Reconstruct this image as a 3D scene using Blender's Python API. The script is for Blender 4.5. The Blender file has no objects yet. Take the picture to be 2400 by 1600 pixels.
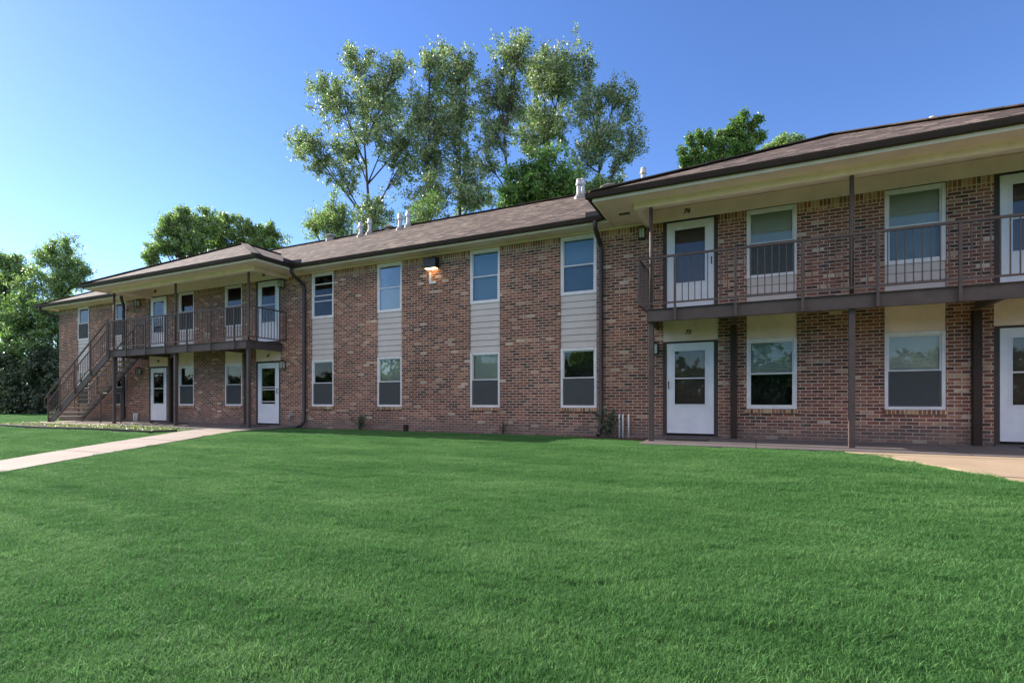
import bpy, math, random
import numpy as np
from mathutils import Vector, Matrix
random.seed(7); rng = np.random.default_rng(11)
sc = bpy.context.scene
COL = sc.collection
R = math.radians

# ---------------------------------------------------------------- camera, sky, sun, exposure
cam_d = bpy.data.cameras.new('camera'); cam = bpy.data.objects.new('camera', cam_d); COL.objects.link(cam)
cam.location = (0, -11.9, 0.79); cam.rotation_euler = (R(90), 0, 0.4438)
cam_d.sensor_width = 36; cam_d.lens = 18.0; cam_d.shift_y = 0.0583
cam_d.clip_start = 0.05; cam_d.clip_end = 2000
sc.camera = cam
SUN_DIR = Vector((-1.0, 0.04, 0.56)).normalized()          # towards the sun
SUN_EL = math.asin(SUN_DIR.z)
w = bpy.data.worlds.new('World'); sc.world = w; w.use_nodes = True
nt = w.node_tree; bg = nt.nodes['Background']
sky = nt.nodes.new('ShaderNodeTexSky'); sky.sky_type = 'NISHITA'; sky.sun_disc = False
sky.sun_elevation = SUN_EL; sky.sun_rotation = math.atan2(SUN_DIR.x, SUN_DIR.y)
sky.air_density = 1.0; sky.dust_density = 0.10; sky.ozone_density = 4.2; sky.altitude = 100
hs = nt.nodes.new('ShaderNodeHueSaturation'); hs.inputs['Saturation'].default_value = 1.12; hs.inputs['Hue'].default_value = 0.512
nt.links.new(sky.outputs[0], hs.inputs['Color']); 
# broken cloud added high behind the camera, unseen, to lift and neutralise facade light
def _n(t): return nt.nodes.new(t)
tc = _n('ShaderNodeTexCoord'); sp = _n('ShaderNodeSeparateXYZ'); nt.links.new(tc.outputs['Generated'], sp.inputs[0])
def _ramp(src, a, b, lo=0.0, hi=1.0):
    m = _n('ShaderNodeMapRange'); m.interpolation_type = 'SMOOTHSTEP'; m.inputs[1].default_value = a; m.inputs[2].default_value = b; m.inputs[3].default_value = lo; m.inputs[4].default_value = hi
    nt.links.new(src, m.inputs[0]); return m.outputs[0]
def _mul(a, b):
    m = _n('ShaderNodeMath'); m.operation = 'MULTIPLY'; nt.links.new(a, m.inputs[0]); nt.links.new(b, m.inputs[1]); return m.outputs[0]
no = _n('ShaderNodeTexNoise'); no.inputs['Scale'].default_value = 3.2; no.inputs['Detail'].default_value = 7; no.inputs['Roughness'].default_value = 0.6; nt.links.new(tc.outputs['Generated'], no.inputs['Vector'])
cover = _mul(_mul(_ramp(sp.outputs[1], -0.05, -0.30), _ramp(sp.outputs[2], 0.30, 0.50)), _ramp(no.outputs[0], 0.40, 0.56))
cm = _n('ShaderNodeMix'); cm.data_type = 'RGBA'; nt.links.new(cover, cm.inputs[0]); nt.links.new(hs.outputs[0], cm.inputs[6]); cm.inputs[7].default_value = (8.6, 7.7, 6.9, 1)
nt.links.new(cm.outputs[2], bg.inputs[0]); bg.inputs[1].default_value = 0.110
sd = bpy.data.lights.new('sun', 'SUN'); sd.energy = 4.6; sd.angle = R(0.5); sd.color = (1.0, 0.93, 0.84)
sun = bpy.data.objects.new('sun', sd); COL.objects.link(sun)
sun.rotation_euler = SUN_DIR.to_track_quat('Z', 'Y').to_euler()
sc.view_settings.view_transform = 'Standard'; sc.view_settings.look = 'None'
sc.view_settings.gamma = 1; sc.view_settings.exposure = 1.18
sc.cycles.max_bounces = 6; sc.cycles.transparent_max_bounces = 12

# ---------------------------------------------------------------- node material helpers
def new_mat(name):
    m = bpy.data.materials.new(name); m.use_nodes = True
    nt = m.node_tree; b = nt.nodes['Principled BSDF']
    return m, nt, b
def N(nt, t, **kw):
    n = nt.nodes.new(t)
    for k, v in kw.items(): setattr(n, k, v)
    return n
def MA(nt, op, a, b=None, c=None):
    n = nt.nodes.new('ShaderNodeMath'); n.operation = op
    for i, v in enumerate((a, b, c)):
        if v is None: continue
        if isinstance(v, (int, float)): n.inputs[i].default_value = v
        else: nt.links.new(v, n.inputs[i])
    return n.outputs[0]
def RAMP(nt, fac, stops, interp='LINEAR'):
    n = nt.nodes.new('ShaderNodeValToRGB'); cr = n.color_ramp; cr.interpolation = interp
    while len(cr.elements) < len(stops): cr.elements.new(0.5)
    for e, (p, c) in zip(cr.elements, stops):
        e.position = p; e.color = (c, c, c, 1) if isinstance(c, (int, float)) else (*c, 1)
    nt.links.new(fac, n.inputs[0]); return n.outputs[0]
def MIX(nt, fac, a, b, mode='MIX'):
    n = nt.nodes.new('ShaderNodeMix'); n.data_type = 'RGBA'; n.blend_type = mode
    for i, v in ((0, fac), (6, a), (7, b)):
        if isinstance(v, (int, float)): n.inputs[i].default_value = v
        elif isinstance(v, tuple): n.inputs[i].default_value = (*v, 1)
        else: nt.links.new(v, n.inputs[i])
    return n.outputs[2]
def NOISE(nt, vec, scale, detail=3, rough=0.5, out=0):
    n = nt.nodes.new('ShaderNodeTexNoise'); n.inputs['Scale'].default_value = scale
    n.inputs['Detail'].default_value = detail; n.inputs['Roughness'].default_value = rough
    if vec is not None: nt.links.new(vec, n.inputs['Vector'])
    return n.outputs[out]
def COORD(nt, which='Object'):
    return nt.nodes.new('ShaderNodeTexCoord').outputs[which]
def MAPV(nt, vec, sc_=(1, 1, 1)):
    n = nt.nodes.new('ShaderNodeMapping'); n.inputs['Scale'].default_value = sc_
    nt.links.new(vec, n.inputs['Vector']); return n.outputs[0]
def BUMP(nt, b, h, strength=0.3, dist=0.01):
    n = nt.nodes.new('ShaderNodeBump'); n.inputs['Strength'].default_value = strength; n.inputs['Distance'].default_value = dist
    nt.links.new(h, n.inputs['Height']); nt.links.new(n.outputs[0], b.inputs['Normal'])

def plain(name, col, rough=0.6, var=0.12, scale=6.0, metal=0.0, bump=0.0, bscale=60, stretch=(1, 1, 1), spec=0.5):
    m, nt, b = new_mat(name); v = MAPV(nt, COORD(nt), stretch)
    n1 = NOISE(nt, v, scale, 5, 0.6)
    f = RAMP(nt, n1, [(0.3, 1 - var), (0.7, 1 + var * 0.6)])
    c = MIX(nt, 1.0, tuple(col), f, 'MULTIPLY')
    nt.links.new(c, b.inputs['Base Color'])
    b.inputs['Roughness'].default_value = rough; b.inputs['Metallic'].default_value = metal
    b.inputs['Specular IOR Level'].default_value = spec
    if bump: BUMP(nt, b, NOISE(nt, v, bscale, 4, 0.6), bump, 0.01)
    return m

def brick_mat(name, soldier=False):
    """u = x+y runs along every wall, v = z; each brick gets its own random tone, flashing and chips."""
    m, nt, b = new_mat(name); co = COORD(nt)
    s = N(nt, 'ShaderNodeSeparateXYZ'); nt.links.new(co, s.inputs[0])
    warp = NOISE(nt, co, 3.0, 2, 0.5); warp = MA(nt, 'MULTIPLY', MA(nt, 'SUBTRACT', warp, 0.5), 0.012)
    u = MA(nt, 'ADD', MA(nt, 'ADD', s.outputs[0], s.outputs[1]), warp)
    v = MA(nt, 'ADD', s.outputs[2], MA(nt, 'MULTIPLY', warp, 0.5))
    if soldier: BW, BH, off = 0.0677, 0.26, 0.0
    else: BW, BH, off = 0.205, 0.0677, 0.5
    row = MA(nt, 'FLOOR', MA(nt, 'DIVIDE', v, BH)); fv = MA(nt, 'FRACT', MA(nt, 'DIVIDE', v, BH))
    par = MA(nt, 'MULTIPLY', MA(nt, 'MODULO', MA(nt, 'ABSOLUTE', row), 2.0), off)
    uu = MA(nt, 'ADD', MA(nt, 'DIVIDE', u, BW), par)
    col = MA(nt, 'FLOOR', uu); fu = MA(nt, 'FRACT', uu)
    cv = N(nt, 'ShaderNodeCombineXYZ'); nt.links.new(col, cv.inputs[0]); nt.links.new(row, cv.inputs[1])
    wn = N(nt, 'ShaderNodeTexWhiteNoise', noise_dimensions='2D'); nt.links.new(cv.outputs[0], wn.inputs['Vector'])
    rnd = wn.outputs['Value']
    sc2 = N(nt, 'ShaderNodeSeparateColor'); nt.links.new(wn.outputs['Color'], sc2.inputs[0]); r2, r3 = sc2.outputs[1], sc2.outputs[2]
    if soldier:
        stops = [(0.0, (.15, .075, .042)), (0.3, (.26, .105, .050)), (0.6, (.36, .16, .075)), (0.85, (.44, .24, .125)), (1, (.50, .33, .20))]
    else:
        stops = [(0.0, (.070, .040, .035)), (0.18, (.145, .056, .043)), (0.5, (.225, .080, .055)), (0.78, (.285, .108, .070)), (0.92, (.36, .170, .11)), (0.98, (.45, .29, .20)), (1.0, (.60, .47, .37))]
    base = RAMP(nt, rnd, stops)
    # flashing: pale smears and sooty bands inside each brick
    smear = NOISE(nt, MAPV(nt, co, (14, 14, 30)), 1.0, 4, 0.65)
    base = MIX(nt, RAMP(nt, smear, [(0.62, 0.0), (0.76, 0.6)]), base, (.36, .245, .185))
    dark = NOISE(nt, MAPV(nt, co, (9, 9, 22)), 1.0, 3, 0.6)
    base = MIX(nt, RAMP(nt, dark, [(0.55, 0.0), (0.72, 0.65)]), base, (.085, .050, .045))
    chips = NOISE(nt, co, 24, 2, 0.5)
    base = MIX(nt, RAMP(nt, chips, [(0.655, 0.0), (0.70, 0.85)]), base, (.46, .41, .36))
    # mortar mask (width varies a little, some joints smeared over)
    mw = 0.0066
    eu = MA(nt, 'MULTIPLY', MA(nt, 'MINIMUM', fu, MA(nt, 'SUBTRACT', 1.0, fu)), BW)
    ev = MA(nt, 'MULTIPLY', MA(nt, 'MINIMUM', fv, MA(nt, 'SUBTRACT', 1.0, fv)), BH)
    e = MA(nt, 'MINIMUM', eu, ev)
    e = MA(nt, 'ADD', e, MA(nt, 'MULTIPLY', MA(nt, 'SUBTRACT', NOISE(nt, co, 45, 3), 0.5), 0.007))
    mm = RAMP(nt, MA(nt, 'DIVIDE', e, 0.02), [(mw / 0.02 - 0.05, 1.0), (mw / 0.02 + 0.13, 0.0)])
    mort = MIX(nt, NOISE(nt, co, 5, 5, 0.7), (.46, .355, .29), (.64, .515, .43))
    c = MIX(nt, mm, base, mort)
    # weathering: slow tone drift over the wall and damp, greyer brick near the ground
    drift = RAMP(nt, NOISE(nt, co, 0.55, 4, 0.6), [(0.28, 0.74), (0.72, 1.16)])
    c = MIX(nt, 1.0, c, drift, 'MULTIPLY')
    hz = MA(nt, 'ADD', s.outputs[2], MA(nt, 'MULTIPLY', MA(nt, 'SUBTRACT', NOISE(nt, co, 2.2, 4), 0.5), 0.5))
    c = MIX(nt, RAMP(nt, MA(nt, 'MULTIPLY', hz, 1.0), [(0.05, 0.62), (0.42, 0.0)]), c, (.17, .14, .125))
    streak = NOISE(nt, MAPV(nt, co, (2.6, 2.6, 0.22)), 1.3, 4, 0.6); c = MIX(nt, RAMP(nt, streak, [(0.58, 0.0), (0.74, 0.35)]), c, (.10, .075, .065))
    eff = RAMP(nt, NOISE(nt, MAPV(nt, co, (1.2, 1.2, 0.5)), 1.5, 5, 0.7), [(0.60, 0.0), (0.75, 0.25)])
    c = MIX(nt, eff, c, (.34, .31, .28))
    nt.links.new(c, b.inputs['Base Color'])
    b.inputs['Roughness'].default_value = 0.88; b.inputs['Specular IOR Level'].default_value = 0.25
    h = MA(nt, 'ADD', MA(nt, 'MULTIPLY', mm, -1.0), MA(nt, 'MULTIPLY', NOISE(nt, co, 60, 3), 0.5))
    h = MA(nt, 'ADD', h, MA(nt, 'MULTIPLY', r2, 0.5))
    BUMP(nt, b, h, 0.7, 0.008)
    return m

def shingle_mat(name):
    m, nt, b = new_mat(name); uv = COORD(nt, 'UV'); co = COORD(nt)
    s = N(nt, 'ShaderNodeSeparateXYZ'); nt.links.new(uv, s.inputs[0])
    wv = MA(nt, 'MULTIPLY', MA(nt, 'SUBTRACT', NOISE(nt, co, 1.3, 3), 0.5), 0.05)
    v = MA(nt, 'ADD', s.outputs[1], wv); row = MA(nt, 'FLOOR', MA(nt, 'DIVIDE', v, 0.14)); fv = MA(nt, 'FRACT', MA(nt, 'DIVIDE', v, 0.14))
    wr = N(nt, 'ShaderNodeTexWhiteNoise', noise_dimensions='1D'); nt.links.new(row, wr.inputs['W'])
    uu = MA(nt, 'ADD', MA(nt, 'DIVIDE', s.outputs[0], 0.21), MA(nt, 'MULTIPLY', wr.outputs['Value'], 7.0))
    col = MA(nt, 'FLOOR', uu); fu = MA(nt, 'FRACT', uu)
    cv = N(nt, 'ShaderNodeCombineXYZ'); nt.links.new(col, cv.inputs[0]); nt.links.new(row, cv.inputs[1])
    wn = N(nt, 'ShaderNodeTexWhiteNoise', noise_dimensions='2D'); nt.links.new(cv.outputs[0], wn.inputs['Vector'])
    c = RAMP(nt, wn.outputs['Value'], [(0, (.058, .041, .032)), (0.4, (.098, .071, .056)), (0.75, (.142, .103, .082)), (1, (.22, .165, .13))])
    grit = NOISE(nt, co, 150, 2, 0.6); c = MIX(nt, 1.0, c, RAMP(nt, grit, [(0.3, 0.75), (0.7, 1.25)]), 'MULTIPLY')
    blot = NOISE(nt, co, 0.8, 5, 0.65); c = MIX(nt, 1.0, c, RAMP(nt, blot, [(0.3, 0.8), (0.7, 1.15)]), 'MULTIPLY')
    edge = MA(nt, 'MAXIMUM', MA(nt, 'LESS_THAN', fv, 0.12), MA(nt, 'LESS_THAN', fu, 0.05))  # tab joints, plus course shadow lines painted into the colour
    c = MIX(nt, MA(nt, 'MULTIPLY', edge, 0.55), c, (.035, .027, .024))
    moss = RAMP(nt, NOISE(nt, MAPV(nt, co, (1, 1, 1)), 1.7, 6, 0.7), [(0.62, 0.0), (0.78, 0.35)])
    c = MIX(nt, moss, c, (.17, .15, .10))
    nt.links.new(c, b.inputs['Base Color']); b.inputs['Roughness'].default_value = 0.9; b.inputs['Specular IOR Level'].default_value = 0.2
    h = MA(nt, 'ADD', MA(nt, 'SUBTRACT', 1.0, fv), MA(nt, 'MULTIPLY', wn.outputs['Value'], 0.7)); BUMP(nt, b, h, 0.8, 0.012)
    return m

def glass_mat(name, tint=(.9, .93, .92), ior=1.47, rough=0.015):
    m, nt, b = new_mat(name); nt.nodes.remove(b)
    out = nt.nodes['Material Output']; tr = N(nt, 'ShaderNodeBsdfTransparent'); tr.inputs[0].default_value = (*tint, 1)
    gl = N(nt, 'ShaderNodeBsdfGlossy'); gl.inputs['Roughness'].default_value = rough; gl.inputs[0].default_value = (.95, .97, 1, 1)
    fr = N(nt, 'ShaderNodeFresnel'); fr.inputs[0].default_value = ior
    bp = N(nt, 'ShaderNodeBump'); bp.inputs['Strength'].default_value = 0.02; bp.inputs['Distance'].default_value = 0.02
    nt.links.new(NOISE(nt, COORD(nt), 2.5, 1), bp.inputs['Height']); nt.links.new(bp.outputs[0], gl.inputs['Normal'])
    mx = N(nt, 'ShaderNodeMixShader'); nt.links.new(fr.outputs[0], mx.inputs[0]); nt.links.new(tr.outputs[0], mx.inputs[1]); nt.links.new(gl.outputs[0], mx.inputs[2])
    nt.links.new(mx.outputs[0], out.inputs[0]); return m

def screen_mat(name):
    m, nt, b = new_mat(name); nt.nodes.remove(b)
    out = nt.nodes['Material Output']; tr = N(nt, 'ShaderNodeBsdfTransparent'); tr.inputs[0].default_value = (.9, .9, .9, 1)
    df = N(nt, 'ShaderNodeBsdfDiffuse'); df.inputs[0].default_value = (.13, .135, .14, 1)
    mx = N(nt, 'ShaderNodeMixShader'); mx.inputs[0].default_value = 0.5
    nt.links.new(tr.outputs[0], mx.inputs[1]); nt.links.new(df.outputs[0], mx.inputs[2]); nt.links.new(mx.outputs[0], out.inputs[0]); return m

def blind_mat(name, col, pitch=0.02):
    m, nt, b = new_mat(name); s = N(nt, 'ShaderNodeSeparateXYZ'); nt.links.new(COORD(nt), s.inputs[0])
    f = MA(nt, 'FRACT', MA(nt, 'DIVIDE', s.outputs[2], pitch))
    c = MIX(nt, MA(nt, 'LESS_THAN', f, 0.3), tuple(col), tuple(x * 0.3 for x in col))
    nt.links.new(c, b.inputs['Base Color']); b.inputs['Roughness'].default_value = 0.6; return m

def leaf_mat(name, top, under, dead=(.16, .11, .05), rough=0.42, trans=0.35):
    m, nt, b = new_mat(name)
    at = N(nt, 'ShaderNodeAttribute'); at.attribute_name = 'tint'
    fac = at.outputs['Fac']
    dk = tuple(x * 0.5 for x in top); lt = (min(top[0] * 2.0 + .02, 1), min(top[1] * 1.65 + .01, 1), top[2] * 1.5)
    c = RAMP(nt, fac, [(0.0, dk), (0.45, top), (0.85, lt), (0.955, lt), (0.97, dead), (1.0, dead)])
    geo = N(nt, 'ShaderNodeNewGeometry')
    c = MIX(nt, MA(nt, 'MULTIPLY', geo.outputs['Backfacing'], 0.8), c, tuple(under))
    nt.links.new(c, b.inputs['Base Color']); b.inputs['Roughness'].default_value = rough
    b.inputs['Specular IOR Level'].default_value = 0.55
    out = nt.nodes['Material Output']; tl = N(nt, 'ShaderNodeBsdfTranslucent')
    nt.links.new(MIX(nt, 1.0, c, (1.3, 1.7, 0.7), 'MULTIPLY'), tl.inputs[0])
    mx = N(nt, 'ShaderNodeMixShader'); mx.inputs[0].default_value = trans
    nt.links.new(b.outputs[0], mx.inputs[1]); nt.links.new(tl.outputs[0], mx.inputs[2]); nt.links.new(mx.outputs[0], out.inputs[0])
    return m

M = {}
M['brick'] = brick_mat('brick'); M['soldier'] = brick_mat('soldier_brick', True)
M['shingle'] = shingle_mat('asphalt_shingle')
M['cream'] = plain('cream_paint', (.88, .655, .60), 0.6, 0.10, 2.5, bump=0.1, bscale=30)
M['creamtrim'] = plain('cream_trim_paint', (.90, .71, .64), 0.55, 0.12, 3.0)
M['siding'] = plain('grey_siding_paint', (.55, .48, .455), 0.6, 0.08, 2.0)
M['panel'] = plain('tan_panel_paint', (.80, .595, .52), 0.6, 0.16, 2.2)
M['white'] = plain('white_frame_paint', (.75, .70, .72), 0.45, 0.12, 5.0)
M['door'] = plain('white_door_paint', (.72, .70, .75), 0.4, 0.10, 2.5)
M['casing'] = plain('dark_brown_casing', (.045, .030, .024), 0.6, 0.2)
M['gutter'] = plain('dark_bronze_gutter', (.036, .020, .015), 0.6, 0.25, 4.0, spec=0.3)
M['bronze'] = plain('bronze_downspout', (.040, .030, .030), 0.42, 0.25, 4.0)
M['iron'] = plain('brown_painted_steel', (.105, .074, .068), 0.6, 0.2, 5.0, spec=0.3)
M['tread'] = plain('concrete_tread', (.42, .35, .29), 0.85, 0.2, 9)
M['deck'] = plain('concrete_deck', (.40, .37, .33), 0.85, 0.2, 4)
M['galv'] = plain('galvanised_vent', (.46, .45, .45), 0.4, 0.15, 8, metal=0.25)
M['ventgrey'] = plain('grey_vent_cap', (.30, .28, .25), 0.5, 0.2, 8)
M['black'] = plain('black_metal', (.02, .02, .02), 0.4, 0.2)
M['letter'] = plain('white_letter_paint', (.55, .57, .60), 0.5, 0.05)
M['pvc'] = plain('white_pipe', (.72, .72, .72), 0.35, 0.06)
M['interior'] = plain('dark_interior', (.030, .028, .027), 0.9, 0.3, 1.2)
M['brown_door'] = plain('brown_inner_door', (.12, .065, .042), 0.5, 0.2, 3, stretch=(6, 6, 1))
M['shade'] = plain('roller_shade', (.60, .55, .50), 0.8, 0.08, 1.5)
M['shade_blue'] = plain('blue_grey_shade', (.20, .33, .46), 0.7, 0.05, 1.0)
M['shade_dkblue'] = plain('dark_blue_shade', (.09, .15, .22), 0.7, 0.05, 1.0)
M['drape'] = plain('white_drape', (.60, .60, .56), 0.9, 0.2, 8, stretch=(4, 4, .6))
M['darkshade'] = plain('dark_drape', (.24, .245, .21), 0.9, 0.2, 3)
M['mini'] = blind_mat('mini_blinds', (.50, .50, .45), 0.03)
M['glass'] = glass_mat('window_glass'); M['screen'] = screen_mat('insect_screen')
M['lantern_glass'] = plain('frosted_lantern_glass', (.50, .52, .42), 0.3, 0.1)
M['soil'] = plain('bare_soil', (.040, .026, .020), 0.95, 0.45, 9, bump=0.8, bscale=50)
M['mulch'] = plain('red_brown_mulch', (.075, .034, .022), 0.95, 0.5, 30, bump=0.9, bscale=70)
M['bark'] = plain('grey_brown_bark', (.10, .082, .066), 0.9, 0.35, 8, bump=0.8, bscale=30, stretch=(3, 3, .6))
M['bark_dark'] = plain('dark_bark', (.050, .042, .036), 0.9, 0.35, 8, bump=0.8, bscale=30, stretch=(3, 3, .6))
M['leaf_cotton'] = leaf_mat('cottonwood_leaves', (.120, .20, .075), (.46, .45, .41), trans=0.33)
M['leaf_green'] = leaf_mat('green_leaves', (.085, .19, .035), (.22, .28, .13))
M['leaf_dense'] = leaf_mat('dense_green_leaves', (.095, .21, .05), (.20, .28, .12))
M['leaf_oak'] = leaf_mat('oak_leaves', (.145, .235, .078), (.40, .44, .30), trans=0.42)
M['leaf_shrub'] = leaf_mat('shrub_leaves', (.045, .072, .036), (.14, .17, .13), trans=0.2)
M['leaf_bed'] = leaf_mat('bed_plant_leaves', (.13, .15, .07), (.30, .30, .20))
M['leaf_lit'] = leaf_mat('light_green_leaves', (.105, .20, .055), (.30, .35, .22))

def emis(name, col, s):
    m, nt, b = new_mat(name); b.inputs['Base Color'].default_value = (*col, 1)
    b.inputs['Emission Color'].default_value = (*col, 1); b.inputs['Emission Strength'].default_value = s; return m
M['lamp_on'] = emis('lit_lamp_lens', (1.0, .62, .28), 4.0)

def concrete_mat(name, c0, c1, jx=None, jy=None):
    m, nt, b = new_mat(name); co = COORD(nt)
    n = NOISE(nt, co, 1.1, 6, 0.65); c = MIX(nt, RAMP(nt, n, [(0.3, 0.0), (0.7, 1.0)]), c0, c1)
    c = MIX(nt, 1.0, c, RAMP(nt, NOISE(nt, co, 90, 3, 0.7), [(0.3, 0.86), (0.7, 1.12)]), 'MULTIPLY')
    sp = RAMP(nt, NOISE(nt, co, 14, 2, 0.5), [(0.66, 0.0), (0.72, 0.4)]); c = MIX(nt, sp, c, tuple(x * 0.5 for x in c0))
    s = N(nt, 'ShaderNodeSeparateXYZ'); nt.links.new(co, s.inputs[0])
    if jx:
        f = MA(nt, 'FRACT', MA(nt, 'DIVIDE', s.outputs[0], jx)); c = MIX(nt, MA(nt, 'LESS_THAN', f, 0.02 / jx), c, tuple(x * 0.25 for x in c0))
    if jy:
        f = MA(nt, 'FRACT', MA(nt, 'DIVIDE', MA(nt, 'ADD', s.outputs[1], 0.55), jy)); c = MIX(nt, MA(nt, 'LESS_THAN', f, 0.05 / jy), c, tuple(x * 0.3 for x in c0))
    nt.links.new(c, b.inputs['Base Color']); b.inputs['Roughness'].default_value = 0.88
    BUMP(nt, b, NOISE(nt, co, 70, 4), 0.35, 0.006); return m
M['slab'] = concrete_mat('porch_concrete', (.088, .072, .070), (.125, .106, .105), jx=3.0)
M['walk'] = concrete_mat('walk_concrete', (.26, .205, .165), (.34, .275, .225), jy=1.83)
M['walk_r'] = concrete_mat('tan_walk_concrete', (.32, .235, .155), (.41, .305, .205), jy=1.6)

def ground_mat():
    m, nt, b = new_mat('lawn_base'); co = COORD(nt)
    big = NOISE(nt, MAPV(nt, co, (0.5, 1.2, 1)), 0.9, 4, 0.6)
    c = RAMP(nt, big, [(0.3, (.048, .125, .030)), (0.55, (.068, .16, .042)), (0.75, (.10, .20, .062))])
    fine = NOISE(nt, co, 60, 4, 0.7); c = MIX(nt, 1.0, c, RAMP(nt, fine, [(0.25, 0.6), (0.7, 1.3)]), 'MULTIPLY')
    nt.links.new(c, b.inputs['Base Color']); b.inputs['Roughness'].default_value = 0.95; b.inputs['Specular IOR Level'].default_value = 0.1
    BUMP(nt, b, NOISE(nt, co, 45, 5, 0.7), 1.0, 0.04); return m
M['ground'] = ground_mat()
def blade_mat():
    m, nt, b = new_mat('grass_blades'); geo = N(nt, 'ShaderNodeNewGeometry')
    at = N(nt, 'ShaderNodeAttribute'); at.attribute_name = 'tint'
    info = N(nt, 'ShaderNodeObjectInfo')
    big = NOISE(nt, MAPV(nt, geo.outputs['Position'], (0.45, 1.5, 0.2)), 0.95, 5, 0.65)
    c = RAMP(nt, big, [(0.28, (.068, .190, .052)), (0.5, (.106, .258, .078)), (0.70, (.172, .335, .120))])
    c = MIX(nt, 1.0, c, RAMP(nt, at.outputs['Fac'], [(0.0, (.55, .58, .5)), (0.7, (1.15, 1.12, 1.1)), (0.9, (1.5, 1.35, 1.4)), (1, (1.9, 1.45, 1.3))]), 'MULTIPLY')
    nt.links.new(c, b.inputs['Base Color']); b.inputs['Roughness'].default_value = 0.6; b.inputs['Specular IOR Level'].default_value = 0.25
    out = nt.nodes['Material Output']; tl = N(nt, 'ShaderNodeBsdfTranslucent'); nt.links.new(c, tl.inputs[0])
    mx = N(nt, 'ShaderNodeMixShader'); mx.inputs[0].default_value = 0.42
    nt.links.new(b.outputs[0], mx.inputs[1]); nt.links.new(tl.outputs[0], mx.inputs[2]); nt.links.new(mx.outputs[0], out.inputs[0]); return m
M['blade'] = blade_mat()

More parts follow.
